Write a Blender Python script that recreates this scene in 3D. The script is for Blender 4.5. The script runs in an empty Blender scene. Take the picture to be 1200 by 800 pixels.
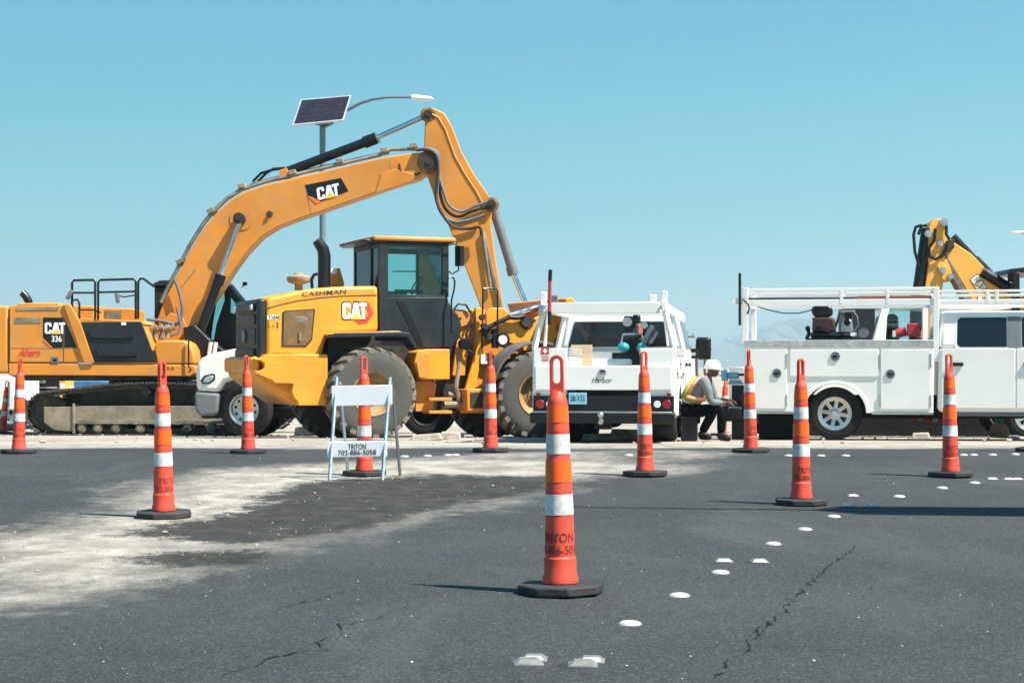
import bpy, math, random
import numpy as np
from mathutils import Vector, Matrix, Euler
R = math.radians
random.seed(7)
SC = bpy.context.scene
COL = SC.collection

# ------------------------------------------------------------------ camera, world, sun, exposure
H, FP, CXP, HZP = 1.10, 2000.0, 600.0, 430.0       # eye height, focal length / principal point / horizon in photo pixels
cam = bpy.data.cameras.new('camera'); camo = bpy.data.objects.new('camera', cam); COL.objects.link(camo)
camo.location = (0, 0, H); camo.rotation_euler = (R(90), 0, 0)
cam.sensor_width = 36; cam.lens = 36 * FP / 1200; cam.shift_y = 0.025
cam.clip_start = 0.1; cam.clip_end = 60000
SC.camera = camo
SUN_EL, SUN_AZ = 56.0, 26.0                          # elevation, swing of the sun from +x towards the camera side
sp = Vector((math.cos(R(SUN_EL)) * math.cos(R(SUN_AZ)), -math.cos(R(SUN_EL)) * math.sin(R(SUN_AZ)), math.sin(R(SUN_EL))))
W = bpy.data.worlds.new('World'); SC.world = W; W.use_nodes = True
wn, wl = W.node_tree.nodes, W.node_tree.links
wn.clear()
sky = wn.new('ShaderNodeTexSky'); sky.sky_type = 'NISHITA'; sky.sun_disc = False
sky.sun_elevation = R(SUN_EL); sky.sun_rotation = math.atan2(sp.x, sp.y)
sky.air_density = 1.0; sky.dust_density = 0.1; sky.ozone_density = 1.0; sky.altitude = 600
tint = wn.new('ShaderNodeMix'); tint.data_type = 'RGBA'; tint.blend_type = 'MULTIPLY'; tint.inputs[0].default_value = 1
tint.inputs[7].default_value = (0.098, 0.232, 0.226, 1)
bg = wn.new('ShaderNodeBackground'); bg.inputs[1].default_value = 0.15
wo = wn.new('ShaderNodeOutputWorld')
wl.new(sky.outputs[0], tint.inputs[6]); gam = wn.new('ShaderNodeGamma'); gam.inputs[1].default_value = 1.6; wl.new(tint.outputs[2], gam.inputs[0]); 
sep = wn.new('ShaderNodeSeparateColor'); com = wn.new('ShaderNodeCombineColor'); wl.new(gam.outputs[0], sep.inputs[0]); wl.new(com.outputs[0], bg.inputs[0])
for i, (k_, e_) in enumerate(((.74, .94), (1.20, .32), (1.68, .05))):   # one even colour grade over the whole sky
    a_ = wn.new('ShaderNodeMath'); a_.operation = 'POWER'; a_.inputs[1].default_value = e_; b_ = wn.new('ShaderNodeMath'); b_.operation = 'MULTIPLY'; b_.inputs[1].default_value = k_
    wl.new(sep.outputs[i], a_.inputs[0]); wl.new(a_.outputs[0], b_.inputs[0]); wl.new(b_.outputs[0], com.inputs[i]); wl.new(bg.outputs[0], wo.inputs[0])
sl = bpy.data.lights.new('sun', 'SUN'); sl.energy = 5.0; sl.angle = R(0.53); sl.color = (1, 0.94, 0.84)
so = bpy.data.objects.new('sun', sl); COL.objects.link(so); so.location = (30, -20, 40)
so.rotation_euler = sp.to_track_quat('Z', 'Y').to_euler()
SC.view_settings.view_transform = 'Standard'; SC.view_settings.look = 'None'
SC.view_settings.exposure = 1.34; SC.view_settings.gamma = 1.0

# ------------------------------------------------------------------ helpers
class MB:
    """collects shapes; build() links them as one mesh object"""
    def __init__(s): s.v = []; s.f = []
    def add(s, vs, fs):
        o = len(s.v); s.v += [tuple(v) for v in vs]; s.f += [tuple(i + o for i in f) for f in fs]; return s
    def box(s, c, d, rot=(0, 0, 0), taper=1.0):
        m = Euler(rot).to_matrix(); hx, hy, hz = d[0] / 2, d[1] / 2, d[2] / 2
        vs = []
        for z in (-1, 1):
            t = taper if z > 0 else 1
            for x, y in ((-1, -1), (1, -1), (1, 1), (-1, 1)):
                vs.append(Vector(c) + m @ Vector((x * hx * t, y * hy * t, z * hz)))
        return s.add(vs, [(3, 2, 1, 0), (4, 5, 6, 7), (0, 1, 5, 4), (1, 2, 6, 5), (2, 3, 7, 6), (3, 0, 4, 7)])
    def bx(s, x0, x1, y0, y1, z0, z1): return s.box(((x0 + x1) / 2, (y0 + y1) / 2, (z0 + z1) / 2), (abs(x1 - x0), abs(y1 - y0), abs(z1 - z0)))
    def prism(s, pts, a, b, ax='y'):
        n = len(pts)
        mk = {'y': lambda p, t: (p[0], t, p[1]), 'x': lambda p, t: (t, p[0], p[1]), 'z': lambda p, t: (p[0], p[1], t)}[ax]
        return s.add([mk(p, a) for p in pts] + [mk(p, b) for p in pts],
                     [tuple(range(n)), tuple(range(2 * n - 1, n - 1, -1))] + [(i, (i + 1) % n, n + (i + 1) % n, n + i) for i in range(n)])
    def ring(s, outer, inner, a, b):
        n = len(outer); P = [(p[0], t, p[1]) for t in (a, b) for L in (outer, inner) for p in L]; F = []
        for i in range(n):
            j = (i + 1) % n
            F += [(i, j, n + j, n + i), (2 * n + i, 3 * n + i, 3 * n + j, 2 * n + j), (i, 2 * n + i, 2 * n + j, j), (n + i, n + j, 3 * n + j, 3 * n + i)]
        return s.add(P, F)
    def slab(s, pts, off):
        """polygon of 3D points given a thickness vector"""
        n = len(pts); off = Vector(off)
        return s.add([Vector(p) for p in pts] + [Vector(p) + off for p in pts],
                     [tuple(range(n)), tuple(range(2 * n - 1, n - 1, -1))] + [(i, (i + 1) % n, n + (i + 1) % n, n + i) for i in range(n)])
    def cyl(s, p0, p1, r0, r1=None, n=16):
        return s.tube([p0, p1], [r0, r0 if r1 is None else r1], n)
    def tube(s, pts, r, n=8):
        pts = [Vector(p) for p in pts]; k = len(pts)
        rr = r if isinstance(r, (list, tuple)) else [r] * k
        t0 = (pts[1] - pts[0]).normalized(); up = Vector((0, 0, 1)) if abs(t0.z) < .95 else Vector((0, 1, 0))
        a = t0.cross(up).normalized(); vs = []
        for i, p in enumerate(pts):
            t = ((pts[min(i + 1, k - 1)] - pts[max(i - 1, 0)])).normalized()
            a = (a - t * a.dot(t)).normalized(); b = t.cross(a)
            for j in range(n):
                q = 2 * math.pi * j / n; vs.append(p + (a * math.cos(q) + b * math.sin(q)) * rr[i])
        F = [(i * n + j, i * n + (j + 1) % n, (i + 1) * n + (j + 1) % n, (i + 1) * n + j) for i in range(k - 1) for j in range(n)]
        F += [tuple(range(n - 1, -1, -1)), tuple(range((k - 1) * n, k * n))]
        return s.add(vs, F)
    def lathe(s, prof, o=(0, 0, 0), ax='z', n=32, close=True):
        """prof: (radius, height); closed loop when close"""
        o = Vector(o); k = len(prof); vs = []
        for r, h in prof:
            for j in range(n):
                q = 2 * math.pi * j / n; c, d = r * math.cos(q), r * math.sin(q)
                vs.append(o + Vector({'z': (c, d, h), 'y': (c, h, d), 'x': (h, c, d)}[ax]))
        m = k if close else k - 1
        F = [(i * n + j, i * n + (j + 1) % n, ((i + 1) % k) * n + (j + 1) % n, ((i + 1) % k) * n + j) for i in range(m) for j in range(n)]
        return s.add(vs, F)
    def disc(s, o, r, h, ax='y', n=24):
        return s.lathe([(1e-4, 0), (r, 0), (r, h), (1e-4, h)], o, ax, n, False)
    def ell(s, c, r, nu=16, nv=10, rot=(0, 0, 0)):
        m = Euler(rot).to_matrix(); vs = []
        for i in range(nv + 1):
            th = math.pi * i / nv
            for j in range(nu):
                q = 2 * math.pi * j / nu
                vs.append(Vector(c) + m @ Vector((r[0] * math.sin(th) * math.cos(q), r[1] * math.sin(th) * math.sin(q), r[2] * math.cos(th))))
        F = [(i * nu + j, i * nu + (j + 1) % nu, (i + 1) * nu + (j + 1) % nu, (i + 1) * nu + j) for i in range(nv) for j in range(nu)]
        return s.add(vs, F)
    def text(s, body, size, org, xd, yd, bold=0.0, mid=False, shear=0.0, wrap=None, wid=None):
        """flat printed lettering as faces; wrap(x, y) -> point bends it onto a surface; wid squeezes to that width"""
        vs, fs = text_faces(body, bold, shear)
        x0 = min(v[0] for v in vs); x1 = max(v[0] for v in vs); k = size / 0.7
        kx = k if wid is None else wid / (x1 - x0)
        sh = (x0 + x1) / 2 if mid else x0
        org, xd, yd = Vector(org), Vector(xd), Vector(yd)
        P = [((v[0] - sh) * kx, v[1] * k) for v in vs]
        return s.add([wrap(*p) for p in P] if wrap else [org + xd * p[0] + yd * p[1] for p in P], fs)
    def build(s, name, mat, parent=None, bevel=0.0, ang=35, recalc=True, seg=2):
        me = bpy.data.meshes.new(name); me.from_pydata(s.v, [], s.f)
        if recalc:
            import bmesh
            b = bmesh.new(); b.from_mesh(me); bmesh.ops.recalc_face_normals(b, faces=b.faces); b.to_mesh(me); b.free()
        me.polygons.foreach_set('use_smooth', [True] * len(me.polygons)); me.set_sharp_from_angle(angle=R(ang))
        me.materials.append(mat); o = bpy.data.objects.new(name, me); COL.objects.link(o)
        if parent: o.parent = parent
        if bevel:
            m = o.modifiers.new('bevel', 'BEVEL'); m.width = bevel; m.segments = seg; m.limit_method = 'ANGLE'; m.angle_limit = R(40); m.use_clamp_overlap = True
        return o
_tc = {}
def text_faces(body, bold, shear):
    key = (body, bold, shear)
    if key not in _tc:
        cu = bpy.data.curves.new('lettering', 'FONT'); cu.body = body; cu.offset = bold; cu.shear = shear; cu.resolution_u = 4
        ob = bpy.data.objects.new('lettering', cu); COL.objects.link(ob)
        dg = bpy.context.evaluated_depsgraph_get(); me = bpy.data.meshes.new_from_object(ob.evaluated_get(dg))
        _tc[key] = ([tuple(v.co) for v in me.vertices], [tuple(p.vertices) for p in me.polygons])
        bpy.data.objects.remove(ob); bpy.data.curves.remove(cu); bpy.data.meshes.remove(me)
    return _tc[key]

def tag(o, label=None, cat=None, group=None, kind=None):
    for k, v in (('label', label), ('category', cat), ('group', group), ('kind', kind)):
        if v: o[k] = v
    return o
def empty(name, loc, rz=0, label=None, cat=None, group=None):
    o = bpy.data.objects.new(name, None); COL.objects.link(o); o.location = loc; o.rotation_euler = (0, 0, rz); o.empty_display_size = .2
    return tag(o, label, cat, group)
def copy_tree(o, parent=None):
    c = o.copy(); COL.objects.link(c)
    if parent: c.parent = parent
    for ch in [x for x in SC.objects if x.parent == o]: copy_tree(ch, c)
    return c

_gd = np.array([-400, 10, 14, 17.5, 19.5, 21.5, 24.5, 26.5, 29.5, 33, 36.5, 45, 60, 9e4]); _gz = np.array([0, 0, .03, .10, .12, .095, .02, -.03, -.12, -.24, -.36, -.5, -.56, -.6])
def gz(d): return float(np.mean(np.interp([d - .8, d - .4, d, d + .4, d + .8], _gd, _gz)))
def ground(px, py):
    d = 2200.0 / (py - HZP)
    for _ in range(30): d = .5 * d + .5 * (H - gz(d)) * FP / (py - HZP)
    return Vector(((px - CXP) / FP * d, d, gz(d)))
class Fr:
    """a thing's own frame: an Empty on the ground at (X, Y); p() and q() turn a sight line of the photo into a local point on its plane y=v or x=u"""
    def __init__(s, name, label, cat, X, Y, yaw=0, group=None, Z=None):
        s.X, s.Y, s.yaw, s.Z = X, Y, R(yaw), gz(Y) if Z is None else Z
        s.c, s.s = math.cos(s.yaw), math.sin(s.yaw)
        s.o = empty(name, (X, Y, s.Z), s.yaw, label, cat, group)
    def _loc(s, a, b, t): return Vector((s.c * (a * t - s.X) + s.s * (t - s.Y), -s.s * (a * t - s.X) + s.c * (t - s.Y), H + b * t - s.Z))
    def p(s, px, py, v):
        a, b = (px - CXP) / FP, (HZP - py) / FP
        q = s._loc(a, b, (v - s.s * s.X + s.c * s.Y) / (s.c - s.s * a)); q.y = v; return q
    def q(s, px, py, u):
        a, b = (px - CXP) / FP, (HZP - py) / FP
        q = s._loc(a, b, (u + s.c * s.X + s.s * s.Y) / (s.c * a + s.s)); q.x = u; return q
    def poly(s, pts, v): return [(q.x, q.z) for q in (s.p(x, y, v) for x, y in pts)]
    def w(s, q): return Vector((s.X + s.c * q.x - s.s * q.y, s.Y + s.s * q.x + s.c * q.y, s.Z + q.z))
    def line(s, pts, v): return [s.p(x, y, v) for x, y in pts]

# ------------------------------------------------------------------ materials
def mat(name, col, rough=.5, metal=0, var=.12, scale=3.0, bump=0, bscale=80, dust=0, dcol=(.42, .34, .25), dscale=2.2, coat=0, spec=.5, col2=None):
    m = bpy.data.materials.new(name); m.use_nodes = True; n, l = m.node_tree.nodes, m.node_tree.links
    b = n['Principled BSDF']; b.inputs['Roughness'].default_value = rough; b.inputs['Metallic'].default_value = metal
    b.inputs['Coat Weight'].default_value = coat; b.inputs['Coat Roughness'].default_value = .12; b.inputs['Specular IOR Level'].default_value = spec
    tc = n.new('ShaderNodeTexCoord'); oi = n.new('ShaderNodeObjectInfo')
    def noise(sc, det=6, ro=.6):
        t = n.new('ShaderNodeTexNoise'); t.noise_dimensions = '4D'; t.inputs['Scale'].default_value = sc; t.inputs['Detail'].default_value = det; t.inputs['Roughness'].default_value = ro
        mu = n.new('ShaderNodeMath'); mu.operation = 'MULTIPLY'; mu.inputs[1].default_value = 20; l.new(oi.outputs['Random'], mu.inputs[0]); l.new(mu.outputs[0], t.inputs['W'])
        l.new(tc.outputs['Object'], t.inputs['Vector']); return t.outputs[0]
    def ramp(src, a, c, lo=0, hi=1):
        r = n.new('ShaderNodeMapRange'); r.inputs[1].default_value = a; r.inputs[2].default_value = c; r.inputs[3].default_value = lo; r.inputs[4].default_value = hi; l.new(src, r.inputs[0]); return r.outputs[0]
    def mix(f, A, Bc):
        x = n.new('ShaderNodeMix'); x.data_type = 'RGBA'; l.new(f, x.inputs[0])
        for i, y in ((6, A), (7, Bc)):
            if isinstance(y, tuple): x.inputs[i].default_value = (*y, 1)
            else: l.new(y, x.inputs[i])
        return x.outputs[2]
    c2 = col2 or tuple(max(0, x * (1 - 2 * var)) for x in col)
    c = mix(ramp(noise(scale), .35, .7), tuple(min(1, x * (1 + var * .4)) for x in col), c2)
    if dust: c = mix(ramp(noise(dscale, 9, .68), .50 - .1 * dust, .78 - .1 * dust, 0, min(1, dust)), c, dcol)
    l.new(c, b.inputs['Base Color'])
    l.new(ramp(noise(scale * 3), .3, .7, max(0, rough - .1), min(1, rough + .12)), b.inputs['Roughness'])
    if bump:
        bp = n.new('ShaderNodeBump'); bp.inputs['Strength'].default_value = bump; bp.inputs['Distance'].default_value = .01; l.new(noise(bscale, 4), bp.inputs['Height']); l.new(bp.outputs[0], b.inputs['Normal'])
    return m
def glass(name, tintc, clear=.7, rough=.03):
    m = bpy.data.materials.new(name); m.use_nodes = True; n, l = m.node_tree.nodes, m.node_tree.links; n.clear()
    t = n.new('ShaderNodeBsdfTransparent'); t.inputs[0].default_value = (*[clear * x for x in tintc], 1)
    g = n.new('ShaderNodeBsdfGlossy'); g.inputs[0].default_value = (.9, .95, 1, 1); g.inputs[1].default_value = rough
    f = n.new('ShaderNodeFresnel'); f.inputs[0].default_value = 1.45; mx = n.new('ShaderNodeMixShader'); o = n.new('ShaderNodeOutputMaterial')
    l.new(f.outputs[0], mx.inputs[0]); l.new(t.outputs[0], mx.inputs[1]); l.new(g.outputs[0], mx.inputs[2]); l.new(mx.outputs[0], o.inputs[0]); return m
MT = dict(
    yel=mat('loader_yellow_paint', (.78, .295, .016), .45, var=.10, scale=1.7, dust=.45, dcol=(.50, .25, .07), coat=.08),
    tan=mat('excavator_yellow_paint', (.66, .240, .024), .52, var=.12, scale=1.1, dust=.65, dcol=(.46, .235, .085), dscale=1.7),
    byel=mat('backhoe_yellow_paint', (.82, .37, .055), .45, var=.06, dust=.2, dcol=(.5, .36, .17)),
    dkgrey=mat('cab_dark_grey_paint', (.015, .022, .027), .45, var=.2, dust=.16, dcol=(.07, .068, .062), spec=.35),
    black=mat('black_plastic', (.009, .009, .010), .5, var=.3, dust=.10, dcol=(.05, .045, .04), spec=.3),
    gloss=mat('black_gloss_paint', (.008, .009, .011), .35, var=.2, dust=.1, dcol=(.045, .04, .035), spec=.35),
    rub=mat('tyre_rubber', (.016, .016, .016), .85, var=.25, bump=.3, bscale=60, dust=.3, dcol=(.07, .065, .058), spec=.25),
    dusty=mat('dusty_loader_rubber', (.080, .079, .075), .9, var=.2, bump=.4, bscale=30, dust=.5, dcol=(.19, .165, .13), spec=.2, dscale=3),
    dustlug=mat('dusty_worn_tread', (.15, .135, .11), .95, var=.2, bump=.5, bscale=25, dust=.6, dcol=(.28, .235, .175), dscale=3),
    steel=mat('worn_track_steel', (.045, .040, .036), .65, .3, var=.3, bump=.3, dust=.5, dcol=(.24, .19, .14), dscale=3),
    frame=mat('dusty_track_frame', (.20, .175, .13), .8, var=.35, scale=2, dust=.7, dcol=(.42, .33, .22), dscale=2.5),
    fend=mat('dusty_grey_fender', (.10, .10, .10), .75, var=.25, dust=.5, dcol=(.2, .18, .15)), maroon=mat('dark_maroon_paint', (.05, .015, .02), .5, var=.2, dust=.2, dcol=(.1, .07, .06)),
    greasy=mat('greasy_dust', (.30, .16, .05), .6, var=.4, scale=9, dust=.6, dcol=(.06, .04, .025), dscale=7), grease=mat('dark_greasy_metal', (.022, .018, .014), .6, var=.4, dust=.4, dcol=(.16, .11, .07)),
    chrome=mat('chrome_rod', (.62, .66, .72), .18, 1, var=.1),
    silver=mat('bright_steel', (.55, .55, .54), .35, .9, var=.2, dust=.2, dcol=(.3, .28, .25)),
    wht=mat('white_truck_paint', (.80, .785, .75), .35, var=.03, dust=.22, dcol=(.60, .54, .45), dscale=1.3, coat=.3),
    bumpg=mat('grey_bumper_plastic', (.13, .145, .16), .55, var=.1, dust=.2, dcol=(.3, .27, .22)),
    plate=mat('diamond_plate', (.50, .50, .49), .45, .3, var=.2, scale=12, bump=.6, bscale=45),
    dglass=mat('dark_tinted_glass', (.006, .008, .011), .06, var=.05, spec=.6),
    glass=glass('clear_teal_glass', (.78, .97, .96), .94),
    dirtyglass=glass('dusty_vent_pane', (.75, .62, .45), .40, .3),
    white=mat('white_print', (.82, .82, .82), .5, var=.02),
    red=mat('red_print', (.66, .05, .03), .5, var=.08),
    orange=mat('orange_red_print', (.80, .16, .03), .5, var=.05),
    yprint=mat('yellow_print', (.85, .50, .05), .5, var=.05),
    bprint2=mat('crack_dark', (.019, .020, .020), .95, spec=.05), bprint=mat('black_print', (.03, .025, .02), .6, var=.2),
    rod=mat('red_pole_paint', (.45, .04, .05), .4, var=.1),
    cone=mat('cone_orange_plastic', (.82, .070, .034), .5, var=.14, scale=5, dust=.7, dcol=(.36, .065, .045), dscale=11),
    fluor=mat('fluorescent_orange_sheeting', (.98, .115, .006), .45, var=.05, scale=6, dust=.2, dcol=(.6, .09, .03), dscale=8),
    refl=mat('white_reflective_sheeting', (.72, .71, .69), .5, var=.10, scale=14, dust=.85, dcol=(.34, .29, .26), dscale=14),
    base=mat('black_rubber_base', (.022, .022, .024), .75, var=.25, bump=.5, bscale=40, dust=.3, dcol=(.10, .095, .09), dscale=6),
    stencil=mat('dark_stencil_paint', (.22, .025, .016), .7, var=.3),
    board=mat('white_barricade_board', (.80, .80, .82), .45, var=.03, dust=.12, dcol=(.55, .50, .45)),
    galv=mat('galvanised_leg', (.42, .50, .53), .4, .4, var=.2, scale=8),
    ventb=mat('brown_vent_mesh', (.17, .10, .035), .55, var=.25, scale=9, bump=.5, bscale=90, dust=.2, dcol=(.3, .2, .1)), rimt=mat('dusty_brown_rim', (.34, .21, .09), .7, var=.25, dust=.5, dcol=(.22, .17, .12)),
    dot=mat('worn_white_ceramic', (.44, .43, .41), .5, var=.1, scale=20, dust=.5, dcol=(.20, .19, .18), dscale=25), dull=mat('worn_grey_reflector', (.17, .175, .17), .45, var=.25, scale=20, dust=.5, dcol=(.16, .16, .15), dscale=30),
    cloth=mat('navy_trousers', (.006, .007, .010), .95, var=.3, bump=.4, bscale=25, spec=.05),
    shirt=mat('grey_shirt', (.17, .185, .20), .9, var=.2, bump=.5, bscale=20),
    vest=mat('lime_vest', (.50, .55, .10), .8, var=.12, bump=.3, bscale=25),
    vesto=mat('orange_vest_tape', (.90, .28, .08), .8, var=.1, bump=.3, bscale=25),
    skin=mat('brown_skin', (.09, .045, .028), .55, var=.1),
    hat=mat('white_hard_hat', (.82, .81, .76), .35, var=.03),
    teal=mat('teal_hose_reel', (.02, .30, .36), .5, var=.15),
    blue=mat('blue_vise_paint', (.10, .30, .45), .45, var=.15),
    blueload=mat('faded_blue_sheet', (.06, .17, .32), .7, var=.2),
    wood=mat('pale_plywood', (.62, .47, .30), .7, var=.15, scale=5, dust=.3, dcol=(.75, .62, .42)),
    cell=mat('solar_cell', (.022, .018, .025), .25, var=.2), alu=mat('aluminium_frame', (.62, .62, .62), .4, .6, var=.1),
    pole=mat('grey_steel_pole', (.16, .21, .25), .5, .3, var=.15),
    lampw=mat('white_lamp_head', (.72, .70, .66), .5, var=.05),
    redlens=mat('red_lamp_lens', (.28, .012, .018), .2, var=.1), clearlens=mat('clear_lamp_lens', (.70, .72, .74), .12, var=.05, spec=.8),
    npl=mat('blue_number_plate', (.25, .52, .66), .45, var=.15, scale=20),
    concrete=mat('concrete', (.42, .40, .37), .9, var=.15, bump=.5, bscale=30),
    canvas=mat('tan_cloth', (.40, .30, .19), .9, var=.2, bump=.4), gbox=mat('dark_green_box', (.012, .028, .028), .6, var=.2),
    salmon=mat('faded_red_fibreglass', (.70, .22, .16), .6, var=.1),
    pipew=mat('white_pipe', (.78, .76, .72), .4, var=.05), wpole=mat('weathered_wood_pole', (.14, .09, .07), .9, var=.2),
    stone=mat('pale_rubble', (.40, .35, .29), .95, var=.3, scale=8, bump=.6),
)
# ------------------------------------------------------------------ the ground, road, hills, air
def sd_poly(P, poly):
    """signed distance in metres (inside positive) of points to a polygon, both on the ground"""
    x, y = P[:, 0], P[:, 1]; dmin = np.full(len(P), 1e9); ins = np.zeros(len(P), bool); n = len(poly)
    for i in range(n):
        ax, ay = poly[i]; bx, by = poly[(i + 1) % n]; ex, ey = bx - ax, by - ay
        t = np.clip(((x - ax) * ex + (y - ay) * ey) / (ex * ex + ey * ey + 1e-12), 0, 1)
        dmin = np.minimum(dmin, np.hypot(x - ax - t * ex, y - ay - t * ey))
        c = (ay > y) != (by > y)
        with np.errstate(divide='ignore', invalid='ignore'): ins ^= c & (x < ex * (y - ay) / (ey if ey else 1e-12) + ax)
    return np.where(ins, dmin, -dmin)
def gpoly(pts): return [tuple(ground(*p)[:2]) for p in pts]
def grid(name, xs, ys, zf, material, attrs=None):
    X, Y = np.meshgrid(xs, ys); P = np.stack([X.ravel(), Y.ravel()], 1); zz = np.array([zf(y) for y in ys])
    Z = np.repeat(zz, len(xs)); V = np.column_stack([P, Z]); nx, ny = len(xs), len(ys)
    i = (np.arange(ny - 1)[:, None] * nx + np.arange(nx - 1)[None, :]).ravel()
    F = np.column_stack([i, i + 1, i + nx + 1, i + nx])
    me = bpy.data.meshes.new(name); me.vertices.add(len(V)); me.vertices.foreach_set('co', V.ravel())
    me.loops.add(4 * len(F)); me.loops.foreach_set('vertex_index', F.ravel().astype(np.int32))
    me.polygons.add(len(F)); me.polygons.foreach_set('loop_start', np.arange(0, 4 * len(F), 4, dtype=np.int32)); me.update(calc_edges=True)
    me.polygons.foreach_set('use_smooth', [True] * len(F))
    for k, fn in (attrs or {}).items():
        a = me.attributes.new(k, 'FLOAT', 'POINT'); a.data.foreach_set('value', fn(P).astype(np.float32))
    me.materials.append(material); o = bpy.data.objects.new(name, me); COL.objects.link(o); o['kind'] = 'structure'; return o
class NT:
    def __init__(s, m): m.use_nodes = True; s.n, s.l = m.node_tree.nodes, m.node_tree.links; s.b = s.n['Principled BSDF']
    def inp(s, sock, v):
        if hasattr(v, 'links') or hasattr(v, 'is_linked'): s.l.new(v, sock)
        elif isinstance(v, tuple): sock.default_value = (*v, 1) if len(v) == 3 else v
        else: sock.default_value = v
    def pos(s, sx=1, sy=1, sz=1):
        t = s.n.new('ShaderNodeTexCoord'); m = s.n.new('ShaderNodeMapping'); m.inputs[3].default_value = (sx, sy, sz); s.l.new(t.outputs['Object'], m.inputs[0]); return m.outputs[0]
    def noise(s, v, sc, det=5, ro=.6, dis=0):
        t = s.n.new('ShaderNodeTexNoise'); s.l.new(v, t.inputs['Vector']); t.inputs['Scale'].default_value = sc; t.inputs['Detail'].default_value = det; t.inputs['Roughness'].default_value = ro; t.inputs['Distortion'].default_value = dis; return t.outputs[0]
    def vor(s, v, sc, out=0):
        t = s.n.new('ShaderNodeTexVoronoi'); s.l.new(v, t.inputs['Vector']); t.inputs['Scale'].default_value = sc; return t.outputs[out]
    def attr(s, k): t = s.n.new('ShaderNodeAttribute'); t.attribute_name = k; return t.outputs['Fac']
    def m(s, op, a, b=0.0): t = s.n.new('ShaderNodeMath'); t.operation = op; s.inp(t.inputs[0], a); s.inp(t.inputs[1], b); return t.outputs[0]
    def rng(s, v, a, b, lo=0, hi=1, smooth=True):
        t = s.n.new('ShaderNodeMapRange'); t.interpolation_type = 'SMOOTHSTEP' if smooth else 'LINEAR'; s.inp(t.inputs[0], v)
        for i, q in enumerate((a, b, lo, hi)): t.inputs[i + 1].default_value = q
        return t.outputs[0]
    def mix(s, f, a, b, mode='MIX'):
        t = s.n.new('ShaderNodeMix'); t.data_type = 'RGBA'; t.blend_type = mode; s.inp(t.inputs[0], f); s.inp(t.inputs[6], a); s.inp(t.inputs[7], b); return t.outputs[2]
    def bump(s, h, st, dist=.01):
        t = s.n.new('ShaderNodeBump'); t.inputs['Strength'].default_value = st; t.inputs['Distance'].default_value = dist; s.l.new(h, t.inputs['Height']); s.l.new(t.outputs[0], s.b.inputs['Normal'])

DUST = (.40, .36, .31)
mr = bpy.data.materials.new('dusty_asphalt'); k = NT(mr); P = k.pos(); PS = k.pos(.9, .62, 1)
base = k.mix(k.rng(k.noise(P, .35, 4), .35, .68), (.024, .0275, .0285), (.039, .0435, .044))
base = k.mix(k.rng(k.noise(PS, 2.2, 7, .7), .42, .72), base, (.027, .033, .036))
base = k.mix(k.m('MULTIPLY', k.rng(k.noise(k.pos(1, .35, 1), .8, 6, .62, .8), .5, .68), .8), base, (.052, .055, .055)); base = k.mix(k.m('MULTIPLY', k.rng(k.noise(k.pos(.5, 1.4, 1), .45, 5, .6, 1.0), .56, .7), .5), base, (.018, .020, .021))
agg = k.vor(k.pos(1, .7, 1), 120, 1); sepn = k.n.new('ShaderNodeSeparateColor'); k.l.new(agg, sepn.inputs[0])
base = k.mix(k.m('MULTIPLY', k.rng(sepn.outputs[0], .66, 1.0), .6), base, (.085, .088, .086))
base = k.mix(k.m('MULTIPLY', k.rng(sepn.outputs[1], .66, 1.0), .55), base, (.009, .011, .012))
base = k.mix(k.m('MULTIPLY', k.rng(k.noise(k.pos(1, .6, 1), 22, 3, .7), .52, .72), .22), base, (.06, .063, .065))
n1 = k.m('SUBTRACT', k.noise(PS, 1.3, 10, .70, .6), .5); n2 = k.m('SUBTRACT', k.noise(PS, 9, 7, .72), .5); n3 = k.m('SUBTRACT', k.noise(P, 60, 2), .5)
dv = k.m('ADD', k.m('ADD', k.attr('dust'), k.m('MULTIPLY', n1, 1.5)), k.m('ADD', k.m('MULTIPLY', n2, .9), k.m('MULTIPLY', n3, .5)))
df = k.rng(dv, -.40, .60)
thin = k.m('MULTIPLY', k.rng(k.m('ADD', k.m('MULTIPLY', n1, 2.2), k.m('MULTIPLY', n2, 1.0)), .35, .9), .22)
dcol = k.mix(k.rng(k.noise(PS, 3, 8, .7), .32, .68), (.36, .335, .295), (.175, .16, .138))
dcol = k.mix(k.m('MULTIPLY', k.rng(k.noise(P, 38, 4, .7), .56, .68), .6), dcol, (.15, .14, .125))
c = k.mix(k.m('MAXIMUM', k.m('MULTIPLY', df, .94), thin), base, dcol)
pv = k.m('ADD', k.m('ADD', k.attr('patch'), .16), k.m('ADD', k.m('MULTIPLY', n1, 1.0), k.m('ADD', k.m('MULTIPLY', n2, .85), k.m('MULTIPLY', n3, .5))))
pcol = k.mix(k.rng(k.noise(PS, 6, 7, .7), .4, .68), (.009, .0095, .0095), (.036, .035, .033))
c = k.mix(k.m('MULTIPLY', k.rng(pv, -.06, .22), .95), c, pcol)
k.l.new(c, k.b.inputs['Base Color']); k.b.inputs['Roughness'].default_value = .92; k.b.inputs['Specular IOR Level'].default_value = .25
k.bump(k.m('ADD', k.m('MULTIPLY', k.vor(P, 70), .7), k.m('MULTIPLY', k.noise(P, 18, 6), .8)), .55, .008)

md = bpy.data.materials.new('pale_dirt'); k = NT(md); P = k.pos()
c = k.mix(k.rng(k.noise(P, .5, 8, .65), .35, .68), (.33, .305, .265), (.23, .20, .165))
c = k.mix(k.m('MULTIPLY', k.rng(k.noise(P, 9, 6, .7), .56, .72), .4), c, (.20, .17, .14))
k.l.new(c, k.b.inputs['Base Color']); k.b.inputs['Roughness'].default_value = .97; k.b.inputs['Specular IOR Level'].default_value = .1
k.bump(k.noise(P, 5, 9, .7), .3, .02)

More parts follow.
